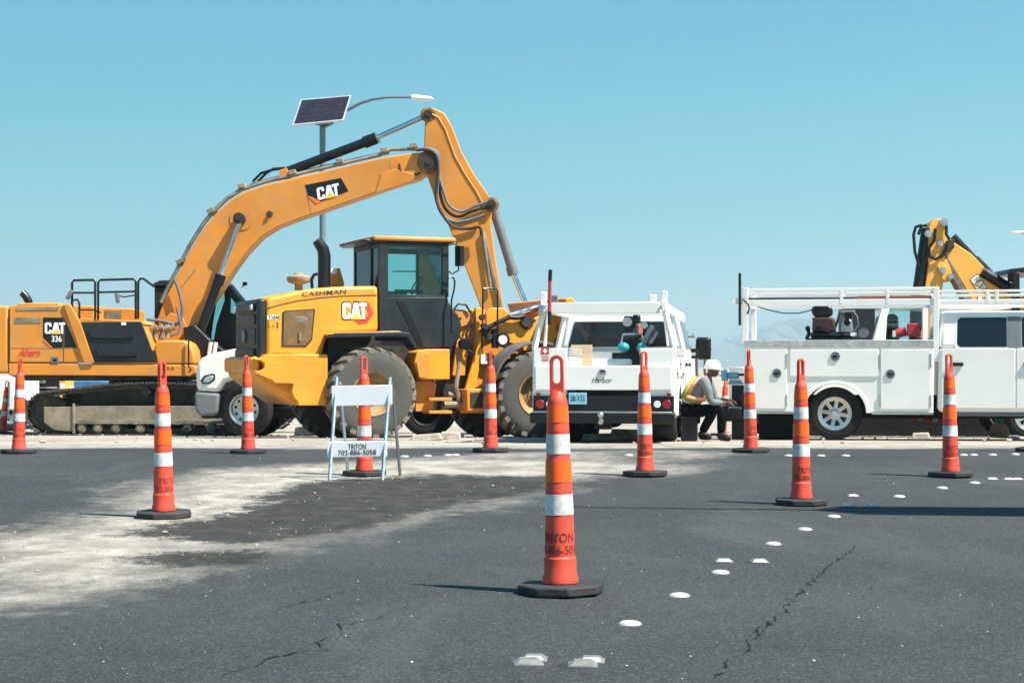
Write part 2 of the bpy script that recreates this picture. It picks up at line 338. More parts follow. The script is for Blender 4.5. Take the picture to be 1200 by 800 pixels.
outer = gpoly([(-40, 626), (60, 613), (130, 597), (165, 570), (250, 552), (330, 545), (450, 538), (560, 536), (640, 537), (740, 541), (830, 549), (770, 556), (690, 560), (645, 572), (560, 592), (430, 618), (330, 640), (250, 664), (150, 684), (60, 704), (-40, 712)])
dark1 = gpoly([(138, 626), (190, 616), (262, 606), (310, 588), (350, 569), (410, 562), (520, 557), (642, 559), (645, 573), (560, 586), (470, 603), (400, 622), (310, 634), (262, 637), (215, 629)])
dark2 = gpoly([(160, 654), (205, 648), (270, 647), (302, 652), (285, 659), (205, 661)])
streak = gpoly([(340, 543), (600, 530), (760, 527), (900, 529), (760, 545), (560, 552)])
def dustf(P):
    a = sd_poly(P, outer); far = (P[:, 1] - 21.0 + .15 * np.sin(P[:, 0] * 1.7)) * 1.1
    b = np.minimum(sd_poly(P, streak), .25) - .15
    return np.clip(np.maximum(np.maximum(a * .9, far), b), -3, 1.4)
def patchf(P): return np.clip(np.maximum(sd_poly(P, dark1), sd_poly(P, dark2) + .02), -2, 1)
xs = np.concatenate([np.linspace(-34, -8, 27)[:-1], np.linspace(-8, 8, 201), np.linspace(8, 34, 27)[1:]])
ys = np.concatenate([np.linspace(-20, 5, 26)[:-1], np.linspace(5, 22.6, 300)])
grid('road', xs, ys, gz, mr, {'dust': dustf, 'patch': patchf})
xg = np.concatenate([-np.geomspace(12000, 30, 30), np.linspace(-28, 28, 57), np.geomspace(30, 12000, 30)])
yg = np.concatenate([-np.geomspace(3000, 25, 12), np.linspace(-20, 21, 42)[:-1], np.linspace(21, 62, 120), np.geomspace(64, 14000, 40)])
grid('ground', xg, yg, lambda y: gz(y) - (.03 if y < 22.0 else .03 - .026 * min(1, (y - 22) / .5)), md)

# cracks in the asphalt: narrow ragged dark strips lying on it
def crack(pts, wid, seed):
    rnd = random.Random(seed); P = [ground(*p) for p in pts]; Q = []
    for a, b in zip(P, P[1:]):
        m = max(2, int((b - a).length / .05))
        for i in range(m):
            q = a.lerp(b, i / m); Q.append(Vector((q.x + rnd.gauss(0, .011), q.y + rnd.gauss(0, .022), 0)))
    mb = MB(); vs = []
    for i, q in enumerate(Q):
        t = (Q[min(i + 1, len(Q) - 1)] - Q[max(i - 1, 0)]).normalized(); w = wid * max(.04, rnd.gauss(.55, .45)) * min(1, .2 + i / 4, .2 + (len(Q) - 1 - i) / 4)
        nrm = Vector((-t.y, t.x, 0)) * w
        for s_ in (-1, 1): r_ = q + nrm * s_; vs.append((r_.x, r_.y, gz(r_.y) + .004))
    mb.add(vs, [(2 * i, 2 * i + 1, 2 * i + 3, 2 * i + 2) for i in range(len(Q) - 1)])
    o = mb.build('road_crack', MT['bprint2'], recalc=False); o['kind'] = 'structure'
crack([(252, 794), (300, 779), (345, 764), (383, 762), (367, 752), (400, 742), (397, 732), (432, 727), (462, 719)], .0065, 1)
crack([(318, 716), (360, 705), (412, 691)], .006, 2)
crack([(350, 720), (372, 723)], .007, 6)
crack([(840, 796), (850, 776), (874, 764), (886, 746), (894, 732), (920, 712), (944, 688), (972, 664), (1006, 637)], .0055, 3)
crack([(888, 742), (902, 727)], .004, 5)

# the hazy hills on the horizon
def hill(pts, D, seed, depth):
    rnd = np.random.default_rng(seed); X = np.interp(np.linspace(0, 1, 160), np.linspace(0, 1, len(pts)), [(p[0] - CXP) / FP * D for p in pts])
    Hh = np.interp(X, [(p[0] - CXP) / FP * D for p in pts], [(HZP - p[1]) / FP * D for p in pts])
    Hh = Hh * (1 + .05 * np.convolve(rnd.normal(0, 1, 160), np.ones(5) / 3, 'same')); mb = MB(); vs = []; rows = 9
    for j in range(rows):
        t = j / (rows - 1); prof = math.sin(math.pi * min(1, t)) ** .8
        for i in range(160): vs.append((X[i] * (1 + .02 * math.sin(i * .7 + j)), D + (t - .5) * depth + 60 * math.sin(i * .5) * prof, Hh[i] * prof * (1 + .08 * rnd.normal()) * (1 if j != 4 else 1 / max(.9, 1)) - 2))
    mb.add(vs, [(j * 160 + i, j * 160 + i + 1, (j + 1) * 160 + i + 1, (j + 1) * 160 + i) for j in range(rows - 1) for i in range(159)])
    o = mb.build('hills', mat('hill_rock', (.13, .14, .16), .95, var=.2, scale=.004), recalc=False, ang=180); o['kind'] = 'structure'
hill([(560, 431), (700, 424), (800, 408), (850, 402), (885, 388), (915, 380), (950, 371), (1010, 360), (1100, 352), (1220, 362), (1400, 385), (1700, 428)], 8000, 4, 2200)
hill([(-900, 430), (-500, 415), (-200, 405), (0, 412), (200, 419), (420, 425), (640, 431)], 9500, 9, 1800)
hz = MB().bx(-11000, 11000, -3200, 12500, -1.7, 400).build('haze', MT['white']); hz['kind'] = 'stuff'
mh = bpy.data.materials.new('air_haze'); mh.use_nodes = True; mh.node_tree.nodes.clear()
pv_ = mh.node_tree.nodes.new('ShaderNodeVolumePrincipled'); pv_.inputs['Density'].default_value = .00023; pv_.inputs['Color'].default_value = (.66, .86, .92, 1); pv_.inputs['Anisotropy'].default_value = .2
mo = mh.node_tree.nodes.new('ShaderNodeOutputMaterial'); mh.node_tree.links.new(pv_.outputs[0], mo.inputs['Volume']); hz.data.materials.clear(); hz.data.materials.append(mh)

# ------------------------------------------------------------------ channelizer cones
def make_cone():
    o = empty('traffic_channelizer', (0, 0, 0))
    a = [(.215 * math.cos(R(22.5 + 45 * i)), .215 * math.sin(R(22.5 + 45 * i))) for i in range(8)]
    MB().prism(a, .002, .05, 'z').build('base', MT['base'], o, .010)
    m = MB(); prof = [(.0875, .055), (.0875, .075), (.079, .105), (.0785, .175), (.0725, .182), (.0725, .192), (.071, .31), (.0685, .378), (.0685, .385), (.0655, .488), (.0665, .492), (.0665, .50), (.0635, .54), (.0605, .65), (.0575, .665), (.0575, .68), (.0545, .78), (.056, .785), (.056, .80), (.0535, .83), (.0495, .92), (.0495, .935), (.044, .955), (.030, .985), (.001, .99)]
    m.lathe([(.001, .055)] + prof, n=32, close=False)
    q = m.build('body', MT['cone'], o, ang=28)
    def band(z0, z1, r0, r1): return MB().lathe([(r0, z0), (r0 + .0022, z0), (r1 + .0022, z1), (r1, z1)], n=32)
    band(.386, .486, .0683, .0655).build('reflective_band', MT['refl'], o, ang=28)
    band(.682, .778, .0574, .0546).build('reflective_band', MT['refl'], o, ang=28)
    band(.545, .648, .0633, .0605).build('fluorescent_sleeve', MT['fluor'], o, ang=28)
    band(.835, .918, .0533, .0496).build('fluorescent_sleeve', MT['fluor'], o, ang=28)
    hc = 20; ou = []; inn = []
    for i in range(hc):
        t = 2 * math.pi * (i + .5) / hc; cx, cz = math.cos(t), math.sin(t)
        ou.append((.034 * cx, 1.075 + (.054 if cz > 0 else -.05) * (1 if cz > 0 else 1) + .034 * cz)); inn.append((.0195 * cx, 1.082 + (.045 if cz > 0 else -.038) + .0195 * cz))
    h = MB().ring(ou, inn, -.013, .013)
    h.ring([(.034, 1.03), (.020, 1.022), (-.020, 1.022), (-.034, 1.03), (-.034, .98), (-.012, .975), (.012, .975), (.034, .98)], [(1.0 * .0085 * math.cos(R(a)), 1.004 + .0085 * math.sin(R(a))) for a in (22, 67, 112, 157, 202, 247, 292, 337)], -.0135, .0135)
    h.build('handle', MT['cone'], o, .006, ang=50)
    def wr(r0, zz):
        def f(x, y):
            z = zz + y; r = .0725 - (z - .182) / .128 * .0015 + .0016; t = x / r - math.pi / 2; return Vector((r * math.cos(t), r * math.sin(t), z))
        return f
    t = MB(); t.text('TRITON', .044, (0, 0, 0), (1, 0, 0), (0, 0, 1), .012, True, wrap=wr(0, .255), wid=.19)
    t.text('702-886-5058', .040, (0, 0, 0), (1, 0, 0), (0, 0, 1), .012, True, wrap=wr(0, .198), wid=.27)
    t.build('stencilled_lettering', MT['stencil'], o, recalc=False)
    return o
GC = 'orange channelizer cones closing the lane'
cones = [  # px, base py, height px, rot, label
    (657, 695, 279, -14, 'largest orange channelizer cone, closest to the camera, with dark stencilled lettering on its lower sleeve'),
    (192, 606, 183, 58, 'orange channelizer cone on the dusty dark patch left of the white barricade sign'),
    (939, 591, 171, 40, 'orange channelizer cone in front of the rear wheel of the broadside white truck'),
    (756, 557.5, 146, 30, 'orange channelizer cone in front of the right tail lamp of the rear-facing white truck'),
    (1114, 558.5, 144, 20, 'orange channelizer cone in front of the crew cab door of the broadside white truck'),
    (880, 530, 121, 65, 'orange channelizer cone just right of the seated worker beside the blue vise'),
    (575, 529.5, 120, 84, 'orange channelizer cone before the front tyre of the yellow wheel loader'),
    (291, 531, 115, 75, 'orange channelizer cone in front of the grey hubbed wheel of the white lorry'),
    (22, 531, 104, 84, 'leftmost orange channelizer cone, before the rear end of the excavator track'),
    (427, 557, 140, 32, 'orange channelizer cone standing behind the white barricade sign'),
    (1212, 529, 118, 0, 'channelizer cone at the right edge showing only its black base'),
]
proto = None
for px, py, hp, rot, lab in cones:
    g = ground(px, py); c = make_cone() if proto is None else copy_tree(proto)
    proto = proto or c
    s_ = (hp / FP * g.y) / 1.163; s_ = min(1.1, max(.94, s_)); c.location = (g.x, g.y, g.z); c.rotation_euler = (R(random.uniform(-1.2, 1.2)), R(random.uniform(-1.6, 1.6)), R(rot)); c.scale = (s_, s_, s_)
    tag(c, lab, 'traffic cone', GC)

# ------------------------------------------------------------------ the A-frame barricade sign
g = ground(423, 561); S = Fr('barricade_sign', 'white two board A-frame barricade lettered TRITON with thin steel legs', 'barricade', g.x, g.y, -4)
def sp2(px, py, v=-.25): return S.p(px, py, v)
for name, x0, x1, y0, y1, lean in (('upper_board', 389, 459.5, 451.5, 475, -.06), ('lower_board', 383.5, 453.5, 517, 535, -.2)):
    a, b = S.p(x0, y1, lean), S.p(x1, y0, lean); mb = MB(); mb.box(((a.x + b.x) / 2, lean, (a.z + b.z) / 2), (b.x - a.x, .022, b.z - a.z), (0, R(-1.2), 0)); bd = mb.build(name, MT['board'], S.o, .004)
    if name == 'lower_board':
        t = MB(); w = b.x - a.x
        for s_, yy, ww, sz in (('TRITON', 526.0, .30, .048), ('702-886-5058', 535 - 2.2, .64, .046)):
            t.text(s_, sz, S.p(418.5, yy, lean - .0135), (1, 0, .02), (0, 0, 1), .01, True, wid=ww * w)
        t.build('lettering', MT['bprint'], bd, recalc=False)
for xt, xb in ((394.5, 386), (457, 448)):
    mb = MB(); mb.tube([S.p(xt, 442, -.01), S.p(xb, 562.5, -.3)], .016, 4); mb.build('leg', MT['galv'], S.o)
for xt, xb in ((398, 408), (459, 469)):
    mb = MB(); mb.tube([S.p(xt, 448, .03), S.p(xb, 557, .32)], .015, 4); mb.build('leg', MT['bumpg'] if xb > 440 else MT['galv'], S.o)
mb = MB(); mb.tube([S.p(399, 515, .17), S.p(462, 515, .17)], .008, 6); mb.build('brace', MT['galv'], S.o)

# ------------------------------------------------------------------ lane markers glued to the road
orders = ['closest to the camera', 'second from the camera', 'third from the camera', 'fourth from the camera', 'fifth from the camera', 'sixth from the camera']
dots = [(738, 731), (796, 698), (844, 671), (906, 637.5), (943, 620.5), (977, 605.5)]
def dot(px, py, lab, grp, r=.051):
    g = ground(px, py); m = MB(); m.lathe([(.001, 0), (r, 0), (r * .94, .007), (r * .7, .013), (r * .35, .0165), (.001, .0175)], n=20, close=False)
    o = m.build('lane_dot', MT['dot'], ang=60); o.location = (g.x, g.y, g.z); tag(o, lab, 'road marker', grp)
for (x, y), od in zip(dots, orders): dot(x, y, 'round white lane dot, %s in the slanting row on the right' % od, 'white lane dots on the asphalt')
for x, y, lab in ((1053.5, 582, 'round white lane dot right of the small reflector pair'), (1104, 572, 'round white lane dot below the base of the crew cab cone'), (1142, 566, 'round white lane dot right of the base of the crew cab cone'),
                  (924, 534, 'white lane dot left of the wheel on the far lane line'), (962, 534, 'white lane dot under the left edge of the truck wheel'), (991, 534, 'white lane dot under the right edge of the truck wheel'),
                  (1129, 533.2, 'white lane dot touching the crew cab cone on the far line'), (1141, 533.2, 'white lane dot a step right of the crew cab cone'), (1163, 533, 'white lane dot in mid gap before the right edge'), (1190, 532.5, 'rightmost white lane dot beside the cut off cone base'),
                  (737, 533.5, 'lone white lane dot left of the tail lamp cone'), (474, 535, 'leftmost white lane dot behind the barricade sign'), (501, 534.3, 'wide white lane dot right of the barricade sign'), (525, 533.5, 'white lane dot behind the dusty patch, left of a twin'), (534, 533.3, 'white lane dot behind the dusty patch, right of a twin')):
    dot(x, y, lab, 'white lane dots on the asphalt')
def refl(px, py, lab, s=1.0, pad=False):
    g = ground(px, py); o = empty('pavement_reflector', g, R(random.uniform(-6, 6)), lab, 'road marker', 'square pavement reflectors')
    m = MB(); m.prism([(-.05 * s, -.05 * s), (.05 * s, -.05 * s), (.05 * s, .05 * s), (-.05 * s, .05 * s)], 0, .006, 'z'); m.box((0, 0, .012), (.098 * s, .085 * s, .017), taper=.6); m.build('housing', MT['dull'], o, .003)
    m = MB(); m.slab([(-.040 * s, -.0438 * s, .006), (.040 * s, -.0438 * s, .006), (.028 * s, -.0305 * s, .020), (-.028 * s, -.0305 * s, .020)], (0, -.0015, .001)); m.build('lens', MT['dull' if pad else 'dot'], o)
    if pad: m = MB(); m.lathe([(.001, 0), (.095, 0), (.088, .0035), (.001, .0045)], n=14, close=False); m.build('adhesive_pad', MT['base'], o)
for a in ((619, 777, 'worn square reflector at the bottom edge, left of a pair', 1.1, True), (683, 779, 'worn square reflector at the bottom edge, right of a pair', 1.1, True),
          (626, 772.5, 'second reflector plate tucked behind the bottom left reflector', 1.0, False), (693, 774.5, 'second reflector plate tucked behind the bottom right reflector', 1.0, False),
          (848, 658, 'square reflector left of a pair beside the third lane dot', 1.05, False), (889, 658.5, 'square reflector right of a pair beside the third lane dot', 1.05, False),
          (994, 593.2, 'square reflector left of the pair behind the long shadow tip', 1.1, False), (1022, 593.5, 'square reflector right of the pair behind the long shadow tip', 1.1, False),
          (999, 581.5, 'dull square reflector behind the small reflector pair', 1.0, False), (1162, 561.6, 'square reflector right of the crew cab cone base', 1.1, False), (1181, 562, 'square reflector second right of the crew cab cone base', 1.1, False), (1192, 562, 'square reflector nearest the right edge behind the shadow', 1.1, False)):
    refl(*a)
# ------------------------------------------------------------------ wheels and the CAT lettering
def wheel(par, c, r, w, rr, side, tyre_m, rim_m, lugs=0, lug_m=None, style='disc', steer=0, lughw=.5):
    """axle along local y; side -1 shows its outer face towards -y. The wheel is a part, the tyre a sub-part."""
    o = MB(); y = side
    prof = [(rr * .98, -w / 2 * .95), (rr * 1.06, -w / 2 * 1.0), (rr * 1.06, -w / 2 * .8), (rr * .96, -w / 2 * .7), (rr * .96, w / 2 * .7), (rr * 1.06, w / 2 * .8), (rr * 1.06, w / 2), (rr * .98, w / 2 * .95)]
    o.lathe(prof + [(rr * .9, w / 2 * .5), (rr * .9, -w / 2 * .5)], ax='y', n=40)
    hy = y * w / 2
    if style == 'disc':
        o.lathe([(.001, hy * .62), (rr * .22, hy * .62), (rr * .24, hy * .42), (rr * .62, hy * .30), (rr * .94, hy * .55), (rr * .94, hy * .35), (.001, hy * .1)], ax='y', n=32, close=False)
        for i in range(12): q = 2 * math.pi * i / 12; o.cyl((rr * .36 * math.cos(q), hy * .36, rr * .36 * math.sin(q)), (rr * .36 * math.cos(q), hy * .50, rr * .36 * math.sin(q)), rr * .03, n=6)
    else:
        o.lathe([(.001, hy * .92), (rr * .20, hy * .90), (rr * .24, hy * .70), (rr * .40, hy * .66), (rr * .42, hy * .60), (.001, hy * .5)], ax='y', n=28, close=False)
        o.lathe([(rr * .80, hy * .86), (rr * .98, hy * .96), (rr * .98, hy * .7), (rr * .80, hy * .66)], ax='y', n=40)
        for i in range(8):
            q = 2 * math.pi * (i + .5) / 8; m = Matrix.Rotation(-q, 3, 'Y'); P = []
            for a, hw in ((.36, .12), (.86, .11)):
                for yy in (hy * (.70 if a < .5 else .84), hy * .5): 
                    for s_ in (-1, 1): P.append(m @ Vector((rr * a, yy, s_ * rr * hw)))
            o.add(P, [(0, 1, 5, 4), (2, 6, 7, 3), (0, 4, 6, 2), (1, 3, 7, 5), (0, 2, 3, 1), (4, 5, 7, 6)])
        for i in range(8): q = 2 * math.pi * i / 8; o.cyl((rr * .31 * math.cos(q), hy * .6, rr * .31 * math.sin(q)), (rr * .31 * math.cos(q), hy * .8, rr * .31 * math.sin(q)), rr * .035, n=6)
    hm = None; wo_ = o.build('wheel', rim_m, par, ang=30); wo_.location = c; wo_.rotation_euler = (0, random.uniform(0, .7), steer)
    if style == 'disc' and r < .6:
        for i in range(10):
            q = 2 * math.pi * i / 10
            if hm is None: b = MB(); b.disc((0, 0, 0), rr * .10, hy * .03, n=12); ho = b.build('hand_hole', MT['black'], wo_); hm = ho.data
            else: ho = bpy.data.objects.new('hand_hole', hm); COL.objects.link(ho); ho.parent = wo_
            ho.location = (rr * .74 * math.cos(q), hy * .42, rr * .74 * math.sin(q))
        b = MB(); b.disc((0, hy * .55, 0), rr * .2, hy * .12, n=16); b.build('hub_cap', MT['black'], wo_)
    if style != 'disc':
        b = MB(); b.disc((0, hy * .35, 0), rr * .93, hy * .1); b.build('brake_disc', MT['grease'], wo_)
    t = MB(); hb = w / 2
    pr = [(rr, -hb * .82), (rr * 1.04, -hb * .95), (r * .5 + rr * .5, -hb * 1.04), (r * .92, -hb * .98), (r * .985, -hb * .86), (r, -hb * .6), (r, hb * .6), (r * .985, hb * .86), (r * .92, hb * .98), (r * .5 + rr * .5, hb * 1.04), (rr * 1.04, hb * .95), (rr, hb * .82)]
    t.lathe(pr, ax='y', n=56); ty = t.build('tyre', tyre_m, wo_, ang=32)
    if lugs:
        L = MB(); n = lugs
        for sd in (-1, 1):
            for i in range(n):
                q0 = 2 * math.pi * (i + (.5 if sd > 0 else 0)) / n; P = []; dq = 2 * math.pi / n
                for (yy, qa, qb) in ((.06, .05, lughw + .05), (.55, -.10, lughw - .08), (1.0, -.42, lughw - .42)):
                    for rad in (r * .985 if yy < 1 else r * .91, r + .022 * r / .4 * (1 if yy < .9 else .2)):
                        for qq in (qa, qb): a = q0 + qq * dq; P.append((rad * math.cos(a), sd * hb * yy * 1.0, rad * math.sin(a)))
                F = []
                for j in range(2):
                    b0 = 4 * j; F += [(b0, b0 + 4, b0 + 5, b0 + 1), (b0 + 2, b0 + 3, b0 + 7, b0 + 6), (b0, b0 + 2, b0 + 6, b0 + 4), (b0 + 1, b0 + 5, b0 + 7, b0 + 3)]
                F += [(0, 1, 3, 2), (8, 10, 11, 9)]; L.add(P, F)
        lo = L.build('tread', lug_m or tyre_m, wo_); 
    return wo_
def cat_logo(par, org, xd, yd, hgt, slant=0.0, tri='yprint', outline=None, sx=1.0):
    """C, A, T as heavy cut letters with the wedge standing on the A"""
    org, xd, yd = Vector(org), Vector(xd).normalized(), Vector(yd).normalized(); nrm = xd.cross(yd)
    def P(x, y, k=0): return org + xd * (hgt * (x * sx + slant * y)) + yd * (hgt * y) + nrm * (.004 + k)
    def poly(mb, pts, k=0): mb.add([P(x, y, k) for x, y in pts], [tuple(range(len(pts)))])
    letters = [[(.05, .12), (.16, 0), (.56, 0), (.66, .12), (.66, .36), (.45, .36), (.45, .2), (.27, .2), (.27, .8), (.45, .8), (.45, .64), (.66, .64), (.66, .88), (.56, 1), (.16, 1), (.05, .88)],
               [(.66, 0), (.88, 0), (.93, .22), (1.17, .22), (1.22, 0), (1.44, 0), (1.20, 1), (.90, 1)],
               [(1.48, 0), (1.70, 0), (1.70, .79), (1.88, .79), (1.88, 1), (1.30, 1), (1.30, .79), (1.48, .79)]]
    if outline:
        m = MB()
        for L in letters:
            cx = sum(p[0] for p in L) / len(L); cy = sum(p[1] for p in L) / len(L); poly(m, [(cx + (x - cx) * 1.22, cy + (y - cy) * 1.16) for x, y in L], -.002)
        m.build('logo_outline', MT[outline], par, recalc=False)
    m = MB()
    for L in letters: poly(m, L)
    m.build('logo_letters', MT['white'], par, recalc=False)
    m = MB(); poly(m, [(.66, -.02), (1.06, .46), (1.46, -.02)], .003); m.build('logo_wedge', MT[tri], par, recalc=False)

# ------------------------------------------------------------------ the excavator
E = Fr('excavator', 'large yellow tracked excavator with its boom arched over the wheel loader', 'excavator', (165 - 600) / FP * 38.0, 38.0)
NV, HV = -1.6, -1.5
# tracks
gz_e = E.Z
path_px = [(52, 509.5), (95, 510), (150, 510), (200, 510), (250, 510), (296, 509.5), (312, 505), (322, 494), (322, 478), (314, 466), (300, 459), (280, 455), (250, 450.5), (215, 447.5), (180, 446.5), (144, 447.5), (110, 451), (80, 454.5), (58, 456.5), (45, 459), (35, 466), (29.5, 478), (30, 492), (38, 503)]
for sidev, name in ((NV, 'track'), (1.0, 'track')):
    P = E.poly(path_px, NV); zmin = min(p[1] for p in P); P = [(x, z - zmin + .015) for x, z in P]
    L = [0]
    for i in range(len(P)): a, b = P[i], P[(i + 1) % len(P)]; L.append(L[-1] + math.hypot(b[0] - a[0], b[1] - a[1]))
    def at(s_):
        s_ %= L[-1]
        for i in range(len(P)):
            if s_ <= L[i + 1]:
                a, b = P[i], P[(i + 1) % len(P)]; t = (s_ - L[i]) / (L[i + 1] - L[i]); return a[0] + (b[0] - a[0]) * t, a[1] + (b[1] - a[1]) * t
    cx = sum(p[0] for p in P) / len(P); cz = sum(p[1] for p in P) / len(P); chain = MB()
    inner = [(x + (cx - x) * .02, z + (cz - z) * .09) for x, z in P]; inner2 = [(x + (cx - x) * .05, z + (cz - z) * .26) for x, z in P]
    chain.ring(inner, inner2, sidev + .2, sidev + .42); tr = chain.build('track', MT['steel'], E.o)
    nsh = 52; me_s = None
    for i in range(nsh):
        x, z = at(L[-1] * i / nsh); x2, z2 = at(L[-1] * i / nsh + .06); x1, z1 = at(L[-1] * i / nsh - .06); ang = math.atan2(z2 - z1, x2 - x1)
        if me_s is None:
            m = MB(); m.box((0, 0, 0), (.185, .6, .025))
            for gx in (-.07, 0, .07): m.box((gx, 0, -.024), (.018, .6, .028))
            sh = m.build('track_shoe', MT['steel'], tr); me_s = sh.data
        else: sh = bpy.data.objects.new('track_shoe', me_s); COL.objects.link(sh); sh.parent = tr
        sh.location = (x, sidev + .3, z + .03 * math.cos(ang) - (.0 if math.cos(ang) > 0 else 0)); sh.rotation_euler = (0, -ang, 0)
    def EP(pts, v=NV): return [(q[0], q[1] - zmin + .015) for q in E.poly(pts, v)]
    near = sidev == NV; v0 = sidev + .08; fm = MB()
    fm.prism(EP([(50, 476), (84, 476), (84, 505), (62, 503), (50, 494)]), v0, v0 + .44); fm.build('idler_guard', MT['frame'], tr, .01)
    fm = MB(); fm.prism(EP([(86, 475), (290, 475), (290, 492), (86, 492)]), v0 + .03, v0 + .4); fm.bx(*EP([(84, 0)])[0][:1], EP([(86.5, 0)])[0][0], v0 - .03, v0 + .4, EP([(0, 507)])[0][1], EP([(0, 472)])[0][1]); fm.build('track_frame', MT['frame'], tr, .008)
    fm = MB(); fm.prism(EP([(86, 491.5), (290, 491.5), (290, 496), (86, 496)]), v0 - .01, v0 + .42); fm.build('frame_rail', MT['frame'], tr, .006)
    for px in (94, 113, 134, 163, 190, 218, 246, 272):
        q = EP([(px, 501)])[0]; m = MB(); m.cyl((q[0], v0 + .02, q[1]), (q[0], v0 + .45, q[1]), .10, n=16); m.cyl((q[0], v0 - .02, q[1]), (q[0], v0 + .03, q[1]), .06, n=12); m.build('track_roller', MT['frame'], tr)
    for px, r_ in ((56, .38), (298, .40)):
        q = EP([(px, 484)])[0]; m = MB(); m.disc((q[0], v0 + .14, q[1]), r_, .22, n=28); m.disc((q[0], v0 + .05, q[1]), r_ * .4, .1); m.build('track_wheel', MT['grease'], tr)
    m = MB(); q = EP([(170, 458)])[0]; m.cyl((q[0], v0, q[1]), (q[0], v0 + .4, q[1]), .09); m.build('track_roller', MT['grease'], tr)
cb = MB(); a = E.poly([(110, 470), (240, 452)], 0); cb.bx(a[0][0], a[1][0], -1.1, 1.1, a[0][1] - .2, a[1][1]); cb.build('car_body', MT['grease'], E.o, .03)
sw = MB(); q = E.p(168, 447, 0); sw.lathe([(.001, q.z - .15), (.75, q.z - .15), (.75, q.z + .25), (.001, q.z + .25)], (q.x, 0, 0), n=36, close=False); sw.build('swing_bearing', MT['grease'], E.o)
# upper house
def eprism(name, pts, mt, v0=HV, v1=1.5, bev=.02, par=None, ref=None):
    m = MB(); m.prism(E.poly(pts, v0 if ref is None else ref), v0, v1); return m.build(name, MT[mt], par or E.o, bev)
eprism('counterweight', [(-30, 366), (-22, 358.5), (9.5, 358), (9.5, 437), (-20, 438), (-30, 428)], 'tan', bev=.05)
body = eprism('engine_cover', [(11, 358), (75, 357.5), (79, 362), (108.5, 424.5), (11, 424.5)], 'tan', bev=.02)
eprism('engine_hood', [(18, 358.5), (70, 358.5), (68, 354.5), (22, 355)], 'tan', -1.2, 1.2, .03)
eprism('brace', [(74, 356), (82, 356.5), (94, 378), (110, 425), (98, 425)], 'tan', HV - .05, HV + .3, .015)
for pts in ([(17, 372), (48, 371.5), (48, 378.5), (17, 379)],): eprism('vent_grille', pts, 'frame', HV - .008, HV + .01, 0, body)
eprism('vent_grille', [(19, 360.5), (69, 360), (68, 363), (19, 363.5)], 'frame', HV - .012, HV + .01, 0, body)
eprism('panel_seam', [(10, 370), (11, 370), (11, 424), (10, 424)], 'bprint', HV - .004, HV + .01, 0, body)
eprism('panel_seam', [(12, 407.6), (108, 407.6), (108, 408.2), (12, 408.2)], 'frame', HV - .004, HV + .01, 0, body)
eprism('panel_seam', [(74.2, 372), (74.9, 372), (74.9, 424), (74.2, 424)], 'bprint', HV - .0045, HV + .01, 0, body)
eprism('latch', [(60, 418), (68.5, 418), (68.5, 425.5), (60, 425.5)], 'bumpg', HV - .012, HV + .01, .003, body)
eprism('latch', [(62, 420), (66.5, 420), (66.5, 423.5), (62, 423.5)], 'gloss', HV - .016, HV + .01, .003, body)
eprism('decal', [(50.5, 372), (73.5, 372), (73.5, 407.5), (62, 407.5), (50.5, 396)], 'gloss', HV - .006, HV + .01, 0, body)
eprism('decal', [(75.5, 374), (90, 407), (75.5, 407)], 'gloss', HV - .006, HV + .01, 0, body)
eprism('decal_wedge', [(50.5, 396), (62, 407.5), (59.5, 407.5), (50.5, 399)], 'orange', HV - .009, HV + .01, 0, body)
s_ = 36.4 / FP; cat_logo(body, E.p(51.8, 391, HV - .008), (1, 0, 0), (0, 0, 1), 13.2 * s_)
t = MB(); t.text('336', 7 * s_, E.p(60.5, 400.2, HV - .011), (1, 0, 0), (0, 0, 1), .02, wid=11.8 * s_); t.build('lettering', MT['white'], body, recalc=False)
t = MB(); t.text('Ahern', 8 * s_, E.p(21.5, 416.5, HV - .009), (1, 0, 0), (0, 0, 1), .03, wid=26 * s_, shear=.3); t.build('lettering', MT['red'], body, recalc=False)
fl = eprism('deck_frame', [(10, 425.5), (226, 427.5), (229, 430), (229, 437), (222, 441), (10, 439.5)], 'tan', bev=.02)
t = MB(); t.text('X-6', 4.2 * s_, E.p(195, 433.2, HV - .006), (1, 0, 0), (0, 0, 1), .01, wid=9 * s_); t.build('lettering', MT['bprint'], fl, recalc=False)
eprism('deck_underside', [(10, 440), (222, 441.5), (215, 446), (30, 446)], 'grease', -1.35, 1.35)
eprism('side_body', [(82, 372), (166, 376), (185, 427), (108, 427)], 'tan', HV + .03, -.5, .02)
sd = eprism('side_door', [(94, 377.5), (165.5, 376.5), (183, 424), (110.5, 425)], 'dkgrey', HV - .02, HV + .05, .015)
for y0 in (390, 411):
    m = MB(); m.tube(E.line([(105 + (y0 - 390) * .4, y0 - 3), (108 + (y0 - 390) * .4, y0 + 5), (156 + (y0 - 390) * .2, y0 + 5.5)], HV - .025), .035, 8); m.build('door_handle', MT['gloss'], sd)
eprism('latch', [(142, 377.5), (147.5, 377.5), (147.5, 381), (142, 381)], 'white', HV - .03, HV + .02, .003, sd)
eprism('hatch_box', [(121, 378), (121, 363), (124, 361), (157, 361), (160, 364), (160, 378)], 'tan', -1.1, -.3, .03)
eprism('hatch_grille', [(124, 364), (142, 364), (142, 376), (124, 376)], 'frame', -1.11, -1.05, 0)
eprism('hatch_box', [(84, 378), (84, 362), (87, 358), (110, 358), (110, 378)], 'tan', -.9, .5, .03)
eprism('deck_top', [(94, 377.3), (166, 376.3), (170, 380), (94, 380)], 'tan', HV + .04, 1.4, .01)
eprism('tool_box', [(180, 407), (184, 400.5), (190, 398.5), (214, 398.5), (221, 402), (226, 410), (228, 426.8), (184, 426.8)], 'tan', HV, -.55, .04)
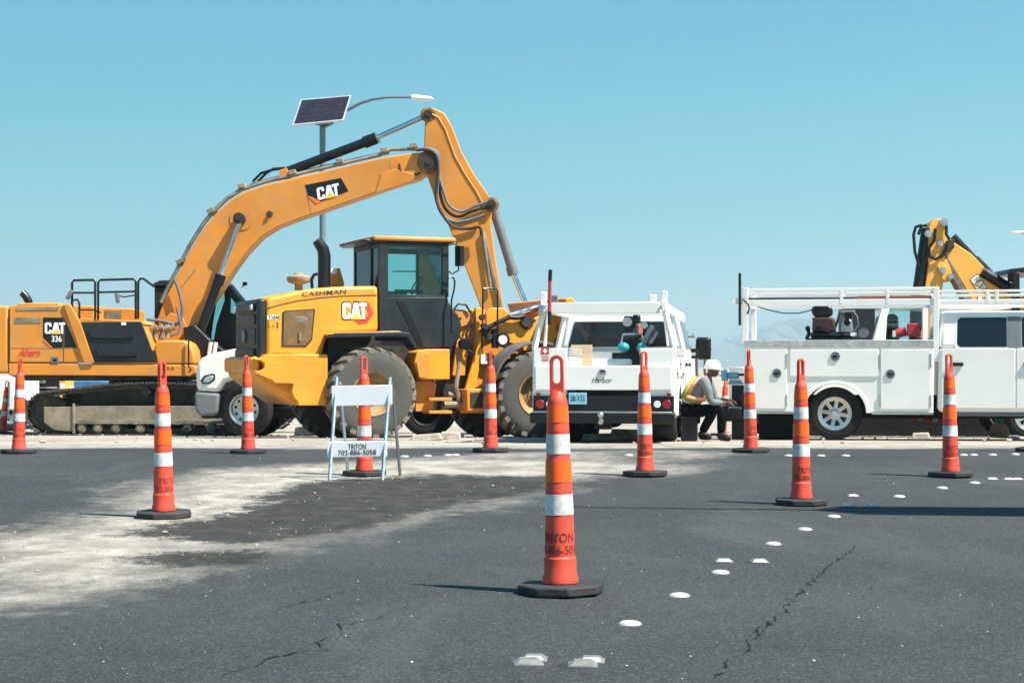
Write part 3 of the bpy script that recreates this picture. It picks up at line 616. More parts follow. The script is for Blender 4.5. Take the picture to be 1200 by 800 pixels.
m = MB(); m.tube(E.line([(221, 397), (221, 430), (224, 433), (221, 436)], HV - .06), .018, 6); m.build('step_rail', MT['gloss'], E.o)
for px in (175, 182, 190, 196):
    m = MB(); m.tube(E.line([(px, 396), (px + 1, 386), (px + 9, 383)], -1.0 + (px - 175) * .01), .07, 8); m.build('hydraulic_pipe', MT['frame'], E.o)
eprism('swing_tower', [(170, 426), (176, 392), (200, 366), (214, 372), (226, 400), (228, 427)], 'tan', -.42, -.34, .01)
eprism('swing_tower', [(170, 426), (176, 392), (200, 366), (214, 372), (226, 400), (228, 427)], 'tan', .34, .42, .01)
# handrails, mirrors, stack
def erail(pts, v=HV + .05, r=.022): m = MB(); m.tube(E.line(pts, v), r, 8); m.build('handrail', MT['gloss'], E.o)
erail([(84.5, 378), (84.5, 331), (86.5, 328.5), (109, 328), (111.5, 331), (111.5, 376)], r=.026); erail([(84.5, 343), (111.5, 343)])
erail([(115, 376), (115, 331), (117.5, 328), (156, 327), (159, 330), (159, 374)], r=.026); erail([(115, 342.5), (159, 341.5)])
erail([(162, 374), (162, 330), (164.5, 326.5), (168, 326.5), (181, 336)], r=.026)
erail([(84, 357), (84, 352), (91, 351), (93, 356), (93, 377)], r=.024); erail([(93, 363), (108, 363), (118, 366)], r=.018)
for (x, y), a in (((81.5, 345.5), .3), ((137.5, 349), -.35)):
    m = MB(); q = E.p(x, y, HV); m.box(q, (.09, .05, .22), (0, a + .2, 0)); m.build('mirror', MT['bumpg'], E.o, .015); 
m = MB(); m.tube(E.line([(137, 346), (146, 348), (156, 346), (163, 347)], HV), .016, 6); m.tube(E.line([(81, 343), (88, 343)], HV), .02, 6); m.build('mirror_bracket', MT['gloss'], E.o)
m = MB(); m.tube(E.line([(34, 359), (33.5, 353), (30, 347), (26, 343)], -.2), [.09, .09, .085, .08], 12); m.build('exhaust_stack', MT['gloss'], E.o)
# cab on the far side: frames and panes
cabo = E.poly([(181, 335), (190, 331), (258, 330), (266, 332), (284, 356), (290, 400), (286, 430), (181, 430)], .75)
m = MB()
for v0, v1 in ((.75, .83), (1.52, 1.6)):
    for a, b, c, d in (((181, 430), (181, 333), (206, 331), (206, 430)), ((181, 331), (262, 330), (266, 338), (181, 338)), ((258, 331), (266, 331), (286, 356), (279, 360)), ((279, 358), (286, 356), (292, 402), (284, 402)), ((200, 398), (292, 398), (287, 431), (200, 431)), ((232, 336), (238, 336), (238, 400), (232, 400))):
        m.prism(E.poly([a, b, c, d], .75), v0, v1)
m.build('cab_frame', MT['dkgrey'], E.o, .01)
eprism('cab_roof', [(180, 332), (188, 328.5), (256, 327.5), (266, 331), (266, 334), (180, 335)], 'dkgrey', .7, 1.65, .02, ref=.75)
eprism('cab_floor', [(184, 426), (286, 426), (284, 431), (184, 431)], 'dkgrey', .83, 1.52, .01, ref=.75)
eprism('cab_rear_panel', [(181, 335), (188, 333), (188, 430), (181, 430)], 'dkgrey', .83, 1.52, .01, ref=.75)
m = MB(); m.prism(E.poly([(206, 338), (262, 338), (280, 360), (287, 398), (206, 398)], .75), .785, .795); m.build('cab_window', MT['glass'], E.o)
for pts in ([(206, 336), (257, 336), (250, 378), (247, 402), (206, 402)], [(263, 336), (271, 344), (270.5, 366), (275, 368), (279, 358), (290, 404), (250, 404), (254, 380), (263.5, 352)]): eprism('cab_dark_sheet', pts, 'gloss', .70, .745, .01, ref=.75)  # added black sheets before the pane, standing in for the dark cab interior
m = MB(); m.prism(E.poly([(206, 338), (262, 338), (280, 360), (287, 398), (206, 398)], .75), 1.555, 1.565); m.build('cab_window', MT['glass'], E.o)
m = MB(); q = [E.p(264, 336, .75), E.p(285, 358, .75)]; m.slab([(q[0].x, .85, q[0].z), (q[1].x, .85, q[1].z), (q[1].x, 1.5, q[1].z), (q[0].x, 1.5, q[0].z)], (.008, 0, .003)); m.build('cab_window', MT['glass'], E.o)
eprism('cab_seat', [(212, 426), (214, 375), (222, 368), (227, 400), (246, 402), (246, 426)], 'black', .98, 1.4, .03, ref=.75)
eprism('swing_console', [(214, 384), (228, 380), (244, 396), (262, 410), (264, 427), (227, 427), (218, 404)], 'black', -.70, -.36, .03)
for px in (244.5, 250.5): m = MB(); m.cyl(E.p(px, 418, -.74), E.p(px + 2.5, 401, -.74), .045, n=10); m.build('filter_canister', MT['white'], E.o)
m = MB(); m.tube(E.line([(256, 404), (262, 384), (270, 380), (274, 383)], 1.1), .02, 6); m.build('control_lever', MT['bumpg'], E.o)
m = MB(); m.tube(E.line([(283, 337), (288, 333)], .7), .012, 6); q = E.p(287, 332.5, .7); m.box(q, (.10, .05, .08)); m.build('work_lamp', MT['gloss'], E.o)
# boom
bt = [(184, 374), (190, 358), (196, 345), (208, 322), (224, 291), (240, 266), (252, 251), (268, 236), (286, 225), (312, 216.5), (345, 208.5), (380, 200.5), (414, 192.5), (447, 185), (480, 180), (500, 178)]
bb = [(508, 181), (511.5, 188), (509, 197), (492, 209), (461, 218.5), (417, 233.5), (380, 246.5), (350, 256.5), (325, 266), (306, 278), (288, 297), (272, 319), (258, 341), (240, 367), (222, 392), (212, 404), (202, 403), (190, 394)]
boom = eprism('boom', bt + bb, 'tan', -.30, .30, .022, ref=-.30)
BV = -.30
eprism('boom_flange', [(447, 203.5), (455, 201), (462, 198.5), (487, 205), (484, 212), (461, 219.5), (440, 226)], 'tan', BV - .02, BV + .02, .008, boom)
for pts in ([(228, 316), (229.5, 317), (213, 337.5), (212, 336.5)], [(357, 215), (357.8, 215), (365, 250), (364.2, 250)], [(456, 190), (457, 190), (461.5, 216), (460.5, 216)]): eprism('weld_seam', pts, 'frame', BV - .004, BV + .01, 0, boom)
sp_ = [(469, 198), (470.5, 206.5), (474, 208), (489, 204.5), (493, 202)]
m = MB(); m.tube(E.line([(468, 192)] + sp_, BV - .004), .018, 6); m.build('weld_seam', MT['grease'], boom)
dc = eprism('decal', [(357.5, 217), (399.5, 208.5), (408.5, 224), (370, 238.5), (361.5, 230)], 'gloss', BV - .006, BV + .01, 0, boom)
eprism('decal_wedge', [(359.5, 229), (361.5, 231), (370.5, 239), (376.5, 236.6), (366, 231)], 'orange', BV - .009, BV + .01, 0, boom)
a = math.atan2(8.5, 42); s_ = 37.7 / FP; cat_logo(boom, E.p(372, 235, BV - .008), (math.cos(R(13)), 0, math.sin(R(13))), (-math.sin(R(8)), 0, math.cos(R(8))), 14.5 * s_, 0)
def pin(px, py, v, r, par, l=.08, mt='grease'):
    q = E.p(px, py, v); st = MB(); st.lathe([(r * .9, 0), (r * 1.7, 0), (r * 1.62, -.004), (r * .9, -.005)], (q.x, v - .001, q.z), 'y', 18); st.build('grease_stain', MT['greasy'], par); m = MB(); m.cyl((q.x, v - l, q.z), (q.x, v + .02, q.z), r, n=20); m.cyl((q.x, v - l - .02, q.z), (q.x, v - l + .01, q.z), r * .45, n=12); m.build('pin', MT[mt], par)
pin(282, 257, BV, .125, boom, .30); m = MB(); q = E.p(283, 256, BV); m.disc((q.x, BV - .015, q.z), .26, .03); m.build('pin_boss', MT['tan'], boom)
pin(316, 251, BV, .05, boom, .05); pin(502.5, 190, BV, .155, boom, .10)
# boom lift cylinders, one on each side
for v in (BV - .22, .52):
    c = MB(); c.cyl(E.p(282, 257, v), E.p(257, 327, v), .055, n=16); c.build('lift_cylinder_rod', MT['chrome'], E.o)
    c = MB(); c.cyl(E.p(258, 324, v), E.p(224, 418, v), .105, n=18); c.cyl(E.p(259, 322, v), E.p(255, 334, v), .125, n=18); c.build('lift_cylinder', MT['gloss'], E.o)
# stick cylinder above the boom
q0, q1, q2 = E.p(337, 201, 0), E.p(441, 162, 0), E.p(502, 134.5, 0)
c = MB(); c.cyl(q0, q1, .105, n=20); c.cyl(q0 + (q1 - q0) * .86, q1, .135, n=20); c.cyl(q0 - (q1 - q0) * .04, q0 + (q1 - q0) * .03, .07); c.build('stick_cylinder', MT['gloss'], E.o)
c = MB(); c.cyl(q1, q1 + (q2 - q1) * .04, .12, n=20); c.build('cylinder_gland', MT['silver'], E.o)
c = MB(); c.cyl(q1, q2, .062, n=16); c.build('stick_cylinder_rod', MT['chrome'], E.o)
for px, py in ((333, 203),):
    for v in (-.12, .12): eprism('cylinder_lug', [(px - 8, py + 9), (px - 5, py - 4), (px + 3, py - 6), (px + 9, py + 6)], 'tan', v - .02, v + .02, .005, boom)
# stick
sk = [(498, 140), (499.5, 130.5), (503, 126.5), (508, 126.5), (521, 133), (530, 149), (541, 178), (556, 205), (575, 232), (577.5, 241), (575, 262), (580, 300), (592, 372), (588, 390), (575, 396), (566, 388), (562, 357), (541, 302), (524, 261), (509, 231), (500, 205), (497, 172)]
SV = -.24
stick = eprism('stick', sk, 'tan', SV, .24, .02)
pin(501.5, 134.5, SV, .10, stick, .06); pin(576, 240, SV, .10, stick, .10)
m = MB(); m.tube(E.line([(506, 134), (514, 138), (522, 152), (533, 183), (546, 206), (558, 224), (566, 240)], SV - .002), .02, 6); m.build('weld_seam', MT['tan'], stick)
eprism('stick_rail', [(565, 272), (568, 272), (589, 362), (585, 362)], 'frame', SV - .05, SV + .02, .01, stick)
for v in (SV + .02, .2):
    pass
b0, b1, b2 = E.p(578, 243, -.0), E.p(602, 322, 0), E.p(618, 361, 0)
c = MB(); c.cyl(b0, b1, .105, n=18); c.cyl(b0 + (b1 - b0) * .88, b1, .13, n=18); c.build('bucket_cylinder', MT['bumpg'], E.o)
c = MB(); c.cyl(b1, b2, .065, n=16); c.build('bucket_cylinder_rod', MT['chrome'], E.o)
for v in (-.3, .3): c = MB(); c.slab([E.p(618, 357, v), E.p(622, 362, v), E.p(590, 388, v), E.p(584, 382, v)], (0, .05, 0)); c.build('bucket_link', MT['tan'], E.o, .01)
bk = E.poly([(572, 392), (620, 368), (640, 395), (646, 440), (628, 476), (590, 488), (566, 470), (596, 462), (612, 440), (604, 412)], 0)
c = MB(); c.prism(bk, -.7, .7); c.build('bucket', MT['frame'], E.o, .02)
# hydraulic lines along the boom and the looping hoses at the elbow
def offs(pts, dy): return [(x - dy * .35, y - dy) for x, y in pts]
top = bt[1:14]
for i, (v, dy, mt, r_) in enumerate(((-.22, 3.2, 'frame', .035), (-.12, 4.2, 'silver', .03), (.0, 4.5, 'frame', .04), (.12, 4.2, 'silver', .03), (.22, 3.5, 'frame', .035))):
    c = MB(); c.tube(E.line(offs(top, dy) + [(447, 181), (458, 175.5), (486, 174.5)], v), r_, 8); c.build('hydraulic_pipe', MT[mt], boom)
for px, py in ((214, 312), (250, 253), (286, 224), (345, 208), (400, 195), (452, 182), (486, 177)):
    c = MB(); q = E.p(px, py, 0); c.box((q.x - .02, 0, q.z + .09), (.16, .56, .10), (0, -.5 if px < 260 else -.2, 0)); c.build('pipe_clamp', MT['frame'], boom, .01)
for dx in range(2): c = MB(); c.tube(E.line([(296 + dx * 6, 213), (306 + dx * 6, 203), (320, 199 - dx), (334, 197)], -.05 + dx * .1), .03, 8); c.build('hose', MT['gloss'], boom)
c = MB(); c.tube(E.line([(206, 330), (211, 345), (214, 362), (212, 375), (204, 380), (190, 376), (172, 374)], BV - .12), .035, 8); c.build('hose', MT['bumpg'], boom)
c = MB(); c.tube(E.line([(168, 378), (174, 391), (190, 396), (208, 391), (212, 381), (207, 360)], BV - .5), .03, 8); c.build('hose', MT['bumpg'], boom)
for i, (lo, en, v) in enumerate((((523, 246), (572, 242), -.3), ((519, 252), (568, 252), -.36), ((515, 260), (560, 268), -.40), ((526, 240), (572, 236), -.33))):
    pts = [(486 + i, 175.5), (500 + i, 174.5), (511 + i, 181), (514, 200 + i), (lo[0] - 7, lo[1] - 18), lo, (lo[0] + 14, lo[1] + 8), (lo[0] + 30, en[1] + 6), en]
    if i == 2: pts = [(488, 176), (503, 176), (512, 184), (513, 208), (511, 232), (519, 252), (532, 266), (550, 268), (562, 266), (564, 276)]
    P3 = [E.p(x, y, v) for x, y in pts]; sm = []
    for j in range(len(P3) - 1):
        p0, p1, p2, p3 = P3[max(j - 1, 0)], P3[j], P3[j + 1], P3[min(j + 2, len(P3) - 1)]
        for k in range(5):
            t = k / 5; sm.append(.5 * ((2 * p1) + (p2 - p0) * t + (2 * p0 - 5 * p1 + 4 * p2 - p3) * t * t + (3 * p1 - p0 - 3 * p2 + p3) * t ** 3))
    c = MB(); c.tube(sm + [P3[-1]], .034, 8); c.build('hose', MT['bumpg' if i % 2 else 'grease'], boom)
c = MB(); c.tube(E.line([(566, 270), (570, 300), (576, 340)], SV - .06), .025, 8); c.build('hydraulic_pipe', MT['silver'], stick)
# ------------------------------------------------------------------ the wheel loader
LX, LY = -1.43, 31.2
Lo = Fr('wheel_loader', 'yellow wheel loader with dark grey cab parked in front of the excavator', 'wheel loader', LX, LY, 22)
def lp(name, pts, mt, v0, v1, bev=.02, ref=None, par=None):
    m = MB(); m.prism(Lo.poly(pts, v0 if ref is None else ref), v0, v1); return m.build(name, MT[mt], par or Lo.o, bev)
HVl = -.88
hood_top = [(312.5, 350), (316, 348.5), (353, 340), (378, 337), (402, 335.5), (443, 335)]
hood = lp('engine_hood', hood_top + [(443.5, 388), (388, 392), (382, 398), (377, 420), (382, 474), (352, 474), (340, 466), (312, 452)], 'yel', HVl, .88, .06)
u_r = Lo.p(312, 380, HVl).x
m = MB(); m.tube([q + Vector((0, -.004, 0)) for q in Lo.line([(313, 361), (330, 356.5), (350, 352), (376, 348.5), (402, 346.5), (442, 345.5)], HVl)], .008, 5); m.build('hood_seam', MT['bprint'], hood)
lp('vent_frame', [(331, 366), (334, 364), (368, 361.5), (369.5, 363), (366, 398), (359, 406.5), (330, 406.5)], 'grease', HVl - .012, HVl + .01, .005, par=hood)
lp('vent_pane', [(333, 367), (335.5, 365.5), (366.5, 363), (367.5, 364.5), (364.5, 397), (358, 404.5), (332, 404.5)], 'ventb', HVl - .016, HVl, 0, par=hood)
m = MB(); q0, q1 = Lo.p(334, 403, HVl), Lo.p(365, 365, HVl)
for i in range(0): z = q0.z + (q1.z - q0.z) * (i + .5) / 11; m.box(((q0.x + q1.x) / 2 + .01 * (i - 5) * .1, HVl - .018, z), ((q1.x - q0.x) * .92, .006, .018))
m.tube([Vector((q0.x + .25, HVl - .018, q0.z + .06)), Vector((q0.x + .25, HVl - .018, q0.z + .2))], .03, 6); o_ = m.build('vent_reflection_bar', MT['frame'], hood); m = MB(); m.ell((q0.x + .27, HVl - .016, q1.z - .14), (.13, .006, .06)); m.build('vent_reflection_oval', MT['frame'], hood)  # pale bar and oval on the pane, a faint reflection put in as shapes
for z0, n_ in ((410, 1),):
    lp('panel_seam', [(322, 430.5), (375, 430), (375, 431), (322, 431.5)], 'frame', HVl - .004, HVl + .01, 0, par=hood); lp('panel_seam', [(322, 431), (323, 431), (323, 449), (322, 449)], 'frame', HVl - .0045, HVl + .01, 0, par=hood)
lp('grab_slot', [(356, 428), (371, 427), (371, 429.5), (356, 430)], 'grease', HVl - .01, HVl + .01, .003, par=hood); lp('latch', [(347.5, 415), (353, 415), (353, 416.6), (347.5, 416.6)], 'bprint', HVl - .01, HVl + .01, 0, par=hood)
m = MB(); q = Lo.p(340, 438, HVl); m.disc((q.x, HVl - .008, q.z), .03, .01); m.build('reflector', MT['orange'], hood)
s_ = 31 / FP
cat_logo(hood, Lo.p(400.5, 373.5, HVl - .004), (1, 0, 0), (0, 0, 1), 18.2 * s_, outline='bprint', sx=.86)
lp('logo_hexagon', [(412, 374), (421, 380), (430, 379), (438, 367), (433, 355), (424, 354), (427, 358), (431.5, 366.5), (428, 374), (424, 375.5), (417, 373)], 'red', HVl - .0045, HVl + .005, 0, par=hood)
def ltext(body, px, py, h, w, mt='bprint', bold=.012, slope=0, shear=0): t = MB(); t.text(body, h * s_, Lo.p(px, py, HVl - .008), (1, 0, slope), (0, 0, 1), bold, wid=w * s_ / math.cos(R(22)), shear=shear); t.build('lettering', MT[mt], hood, recalc=False)
ltext('CASHMAN', 354, 347.3, 5.2, 47, bold=.004, slope=.075)
lp('decal', [(313.5, 369.5), (326.5, 369), (326.5, 374), (313.5, 374.5)], 'white', HVl - .005, HVl + .01, 0, par=hood); ltext('938M', 314.5, 373.6, 3.6, 11, bold=.02)
ltext('L - 3', 314, 384, 6, 11); ltext('C0215681', 318, 417, 4, 22, bold=.0)
for y in (): m = MB(); m.tube(Lo.line([(299, y), (306, y + 1.5), (309, y + 5), (304, y + 7)], HVl - .2), .05, 8); m.build('grab_handle', MT['tan'], Lo.o)
# radiator guard on the rear face
zt, zb = Lo.p(311, 351, HVl).z, Lo.p(311, 424, HVl).z
gd = MB(); gd.bx(u_r - .14, u_r + .01, -.86, .86, zb, zt + .02); gd = gd.build('radiator_guard', MT['dkgrey'], Lo.o, .05)
for f0, f1, pr in ((.82, .97, .05), (.60, .78, .03), (.08, .22, .05), (.27, .55, .02)):
    m = MB(); m.bx(u_r - .14 - pr, u_r - .12, -.70, .70, zb + (zt - zb) * f0, zb + (zt - zb) * f1); m.build('guard_rib', MT['dkgrey'], gd, .03)
for v in (-.62, .62): m = MB(); m.bx(u_r - .215, u_r - .18, v - .06, v + .06, zb + (zt - zb) * .84, zb + (zt - zb) * .93); m.build('rear_lamp', MT['clearlens'], gd, .02)
m = MB(); m.disc((u_r - .17, 0, zb + (zt - zb) * .42), .11, -.03, 'x'); m.build('emblem', MT['bumpg'], gd)
cw = MB(); cwp = Lo.poly([(300, 417), (384, 417), (384, 474), (348, 475), (322, 458), (301, 441)], -1.12); ur2 = min(p[0] for p in cwp)
cw.prism(cwp, -.84, 1.12); cw.build('counterweight', MT['yel'], Lo.o, .06)
m = MB(); m.prism(Lo.poly([(311, 415), (384, 415), (384, 475), (350, 475), (349, 470), (344, 465), (342, 458), (344, 449.5), (322, 449), (320, 446), (300, 437.5), (298, 434), (306, 434), (310, 431), (310, 426), (306, 422.5), (300, 422), (298, 420), (306, 420), (309, 418)], -1.12), -1.12, -.80); m.build('side_guard', MT['yel'], Lo.o, .012)
m = MB(); m.bx(ur2 - .06, ur2 + .1, -1.0, 1.1, cwp[0][1] - .28, cwp[0][1] - .02); m.build('rear_bumper', MT['yel'], Lo.o, .05)
# cab
CV = -.80
lp('cab_door_panel', [(444, 347), (525, 347), (527, 360), (537, 368), (541, 380), (540, 394), (530, 408), (489, 408), (478, 391), (444, 390)], 'dkgrey', CV, CV + .08, .03)
lp('cab_lower', [(446, 347), (524, 347), (538, 370), (540, 394), (530, 407), (446, 407)], 'dkgrey', CV + .08, .80, .03, ref=CV)
lp('cab_lower_trim', [(464, 352), (474, 352), (492, 392), (496, 406), (490, 406), (484, 392)], 'black', CV - .008, CV + .02, .004)
lp('cab_pillar', [(444, 284), (455, 284), (455, 348), (444, 348)], 'dkgrey', CV, CV + .08, .01)
lp('cab_pillar', [(518.5, 284), (526, 284), (526, 348), (518.5, 348)], 'dkgrey', CV, CV + .08, .01)
lp('cab_rail', [(455, 284), (518.5, 284), (518.5, 290), (455, 289)], 'dkgrey', CV, CV + .08, .01); lp('cab_rail', [(455, 345), (518.5, 346), (518.5, 348), (455, 348)], 'dkgrey', CV, CV + .08, .005)
u0, u1 = Lo.p(445, 300, CV).x, Lo.p(525, 300, CV).x; zc0, zc1 = Lo.p(450, 347.5, CV).z, Lo.p(450, 284, CV).z
win = lp('door_window', [(455, 289), (518.5, 290), (518.5, 346), (455, 346)], 'glass', CV + .03, CV + .04, 0)
for u in (u0, u1 - .07):
    m = MB(); m.bx(u, u + .07, .71, .80, zc0, zc1); m.build('cab_pillar', MT['dkgrey'], Lo.o, .01)
    m = MB(); m.bx(u, u + .06, CV + .08, .72, zc1 - .09, zc1); m.build('cab_rail', MT['dkgrey'], Lo.o, .01)
m = MB(); m.bx(u0, u1, .72, .8, zc1 - .09, zc1); m.build('cab_rail', MT['dkgrey'], Lo.o, .01)
m = MB(); m.bx(u0 + .02, u0 + .035, CV + .08, .72, zc0, zc1 - .09); m.build('rear_window', MT['glass'], Lo.o)
m = MB(); m.bx(u1 - .05, u1 - .035, CV + .08, .72, zc0, zc1 - .09); m.build('front_window', MT['glass'], Lo.o)
m = MB(); m.bx(u0 + .07, u1 - .07, .75, .765, zc0, zc1 - .09); m.build('door_window', MT['glass'], Lo.o)
m = MB(); m.bx(u0 - .005, u0 + .05, CV + .5, CV + .56, zc0, zc1); m.build('cab_pillar', MT['dkgrey'], Lo.o, .005)
m = MB(); m.bx(u0 - .12, u1 + .14, CV - .05, .85, zc1 + .03, zc1 + .115); m.build('cab_roof', MT['tan'], Lo.o, .03)
m = MB(); m.bx(u0 - .22, u1 + .1, CV - .02, .82, zc1 - .01, zc1 + .03); m.bx(u0 - .30, u0 - .1, CV + .1, .7, zc1 + .005, zc1 + .06); m.build('roof_visor', MT['gloss'], Lo.o, .015)
um = (u0 + u1) / 2
m = MB(); m.bx(um - .45, um + .05, -.3, .25, zc0 - .3, zc0 + .12); m.box((um - .42, -.02, zc0 + .40), (.12, .48, .62), (0, -.12, 0)); m.box((um - .47, -.02, zc0 + .80), (.10, .26, .18), (0, -.12, 0)); m.build('driver_seat', MT['black'], Lo.o, .04)
m = MB()
ce = Vector((um + .32, -.02, zc0 + .25)); ring = [ce + Vector((.10 * math.cos(t) * 1, .19 * math.sin(t), .16 * math.cos(t))) for t in [2 * math.pi * i / 20 for i in range(21)]]
m.tube(ring, .014, 6); m.tube([ce, ce + Vector((.2, 0, -.4))], .03, 6); m.tube([ring[0], ring[10]], .01, 5); m.build('steering_wheel', MT['black'], Lo.o)
m = MB(); m.bx(um + .42, um + .62, -.4, .4, zc0 - .3, zc0 + .08); m.build('dashboard', MT['black'], Lo.o, .03)
m = MB(); m.box((um + .05, -.35, zc0 + .12), (.5, .12, .06)); m.tube([(um + .22, -.35, zc0 + .12), (um + .25, -.35, zc0 + .25)], .015, 6); m.build('armrest', MT['black'], Lo.o, .01)
m = MB(); m.tube(Lo.line([(460, 318), (489, 318)], CV + .1), .012, 6); m.tube(Lo.line([(490, 298), (490, 345)], CV + .035), .012, 5); m.build('window_divider', MT['black'], Lo.o)
# mirror and its bracket, cab grab rail
m = MB(); m.tube(Lo.line([(526, 286), (534, 286), (536, 292)], CV - .1), .016, 6); m.tube(Lo.line([(526, 318), (530, 321), (537, 317), (538, 308)], CV - .1), .016, 6); q = Lo.p(538.5, 300, CV - .1); m.box(q, (.09, .16, .36), (0, 0, .3)); m.build('side_mirror', MT['gloss'], Lo.o, .01)
m = MB(); m.tube(Lo.line([(526, 325), (531, 325), (533, 330), (532, 340), (529, 352), (529, 392)], CV - .12), .016, 6); m.build('grab_rail', MT['gloss'], Lo.o)
# stack, pre-cleaner, beacon
m = MB(); m.tube(Lo.line([(380, 338), (380, 300), (378.5, 292), (373.5, 285), (371, 281.5)], -.2), [.115, .115, .11, .095, .085], 14); m.build('exhaust_stack', MT['gloss'], Lo.o)
q = Lo.p(350, 338, .0); m = MB(); m.lathe([(.001, 0), (.07, 0), (.07, .10), (.19, .14), (.21, .17), (.21, .23), (.17, .26), (.10, .27), (.08, .30), (.001, .31)], (q.x, 0, q.z - .03), n=24, close=False); m.build('air_pre_cleaner', MT['frame'], Lo.o)
m = MB(); m.tube(Lo.line([(366, 338), (365, 328), (368, 322), (372, 321)], .3), .03, 6); m.build('breather_hose', MT['gloss'], Lo.o)
q = Lo.p(394, 336, .5); m = MB(); m.prism(Lo.poly([(386, 336), (386, 322), (391, 315), (397, 314), (402, 331), (402, 336)], .5), .42, .56); m.build('tow_bracket', MT['yel'], Lo.o, .02); q = Lo.p(391, 318, .4); m = MB(); m.disc((q.x, .40, q.z), .06, -.03); m.build('work_lamp', MT['clearlens'], Lo.o)
# rear fender, dark frame, tank
FV = -1.30
lp('rear_fender', [(387, 392), (393, 390), (470, 388.5), (480, 390), (491, 408), (487, 409), (477, 395), (470, 394), (387, 395.5)], 'dkgrey', FV, HVl + .02, .012)
lp('fender_top', [(389, 391.3), (394, 389), (468, 387.6), (471, 388.4), (393, 391.8)], 'yel', FV + .02, HVl + .02, .004, ref=FV)
lp('rear_frame', [(384, 394), (492, 394), (500, 412), (500, 474), (384, 474)], 'grease', -.72, .72, .02)
lp('step_tank', [(485.5, 424), (489, 412), (499, 409), (527, 409), (527.5, 444.5), (494, 445)], 'yel', -1.22, -.45, .02)
lp('tank_face', [(491, 442), (488, 425), (493.5, 415), (503.5, 413), (503.5, 444)], 'tan', -1.235, -1.2, .008)
for y in (466, 481): lp('step', [(503, y), (530, y), (530, y + 3.5), (503, y + 3.5)], 'tan', -1.15, -.75, .008)
lp('step_hanger', [(486, 446), (505, 446), (512, 450), (507, 482), (487, 482)], 'tan', -1.0, -.94, .01)
# articulated front frame
lp('articulation_joint', [(496, 410), (548, 400), (548, 482), (496, 482)], 'grease', -.42, .42, .03)
lp('front_frame', [(557, 361), (564, 360), (570, 384), (558, 453), (580, 470), (580, 484), (540, 484), (546, 452), (560, 404)], 'yel', -.62, -.54, .012); lp('front_frame', [(557, 361), (564, 360), (570, 384), (558, 453), (580, 470), (580, 484), (540, 484), (546, 452), (560, 404)], 'yel', .54, .62, .012, ref=-.62)
lp('front_frame', [(556, 366), (590, 366), (600, 400), (640, 440), (660, 480), (556, 480)], 'tan', -.5, .5, .03)
lp('hitch_plate', [(533, 362), (557, 364), (556, 378), (541, 384), (530, 378)], 'tan', -.56, .4, .02); lp('hitch_frame', [(538, 380), (552, 384), (545, 440), (530, 440)], 'yel', -.5, -.42, .01)
lp('axle_box', [(547, 456), (569, 455), (569, 482), (547, 482)], 'tan', -.95, -.35, .02); lp('axle_box', [(551, 460), (566, 459), (566, 478), (551, 478)], 'grease', -.955, -.9, 0)
m = MB(); m.tube(Lo.line([(536, 408), (538, 430), (534, 452), (538, 470)], -.7), .045, 8); m.tube(Lo.line([(525, 462), (548, 464)], -.65), .05, 8); m.tube(Lo.line([(520, 474), (548, 474)], -.7), .06, 8); m.build('steering_cylinder', MT['frame'], Lo.o)
for pts in ([(532, 362), (537, 356), (546, 357), (551, 366)], [(540, 372), (534, 382), (538, 395), (550, 400)], [(552, 374), (546, 392), (549, 410), (559, 417)]): m = MB(); m.tube(Lo.line(pts, -.6), .022, 6); m.build('hose', MT['grease'], Lo.o)
q = Lo.p(533, 362, -.3)
m = MB(); m.disc((*Lo.p(545.5, 403, -.85)[:2], Lo.p(545.5, 403, -.85).z), .10, .12); m.build('cab_step_lamp', MT['gloss'], Lo.o)
m = MB(); q = Lo.p(590, 398, -.80); m.disc((q.x, -.80, q.z), .125, .12); m.bx(q.x - .19, q.x - .12, -.78, -.68, q.z - .15, q.z + .20); m.build('head_lamp', MT['gloss'], Lo.o); m = MB(); m.disc((q.x - .015, -.812, q.z), .085, .012); m.build('lamp_lens', MT['clearlens'], Lo.o)
m = MB(); m.tube(Lo.line([(566, 338), (581, 338), (583, 341), (583, 408)], -.74), .017, 6); m.tube(Lo.line([(566, 338), (565, 408)], -.74), .017, 6); m.build('lamp_rail', MT['gloss'], Lo.o)
for x, y in ((564, 372), (566, 382), (572, 394)): m = MB(); q = Lo.p(x, y, -.68); m.cyl(q, q + Vector((0, -.09, 0)), .055, n=14); m.build('pin', MT['grease'], Lo.o)
m = MB(); m.bx(*(lambda a, b: (a.x, b.x, -.66, -.6, b.z, a.z))(Lo.p(564, 415, -.66), Lo.p(571, 426, -.66))); m.build('white_sticker', MT['white'], Lo.o)
for v in (-.56, .44):
    lp('lift_arm', [(570, 366), (575, 360.5), (590, 360.5), (602, 371), (622, 375), (642, 366), (652, 366), (652, 400), (640, 424), (628, 432), (618, 424), (612, 406), (588, 399), (575, 393), (568, 380)], 'yel', v, v + .12, .015, ref=-.56)
m = MB(); m.cyl(Lo.p(571, 384, -.66), Lo.p(596, 372, -.66), .045, n=12); m.tube(Lo.line([(565, 390), (572, 383)], -.66), .07, 8); m.tube(Lo.line([(596, 371), (606, 372), (614, 370)], -.66), .05, 8); m.build('tilt_linkage', MT['gloss'], Lo.o)
m = MB(); m.cyl(Lo.p(597, 370, -.30), Lo.p(640, 357, -.30), .062, n=14); m.build('tilt_cylinder_rod', MT['chrome'], Lo.o)
m = MB(); m.tube(Lo.line([(611, 378), (616, 384), (622, 377), (626, 374)], -.6), .05, 8); q = Lo.p(616, 376, -.6); m.cyl(q, q + Vector((0, -.06, 0)), .11, n=16); m.build('linkage_pin', MT['grease'], Lo.o)
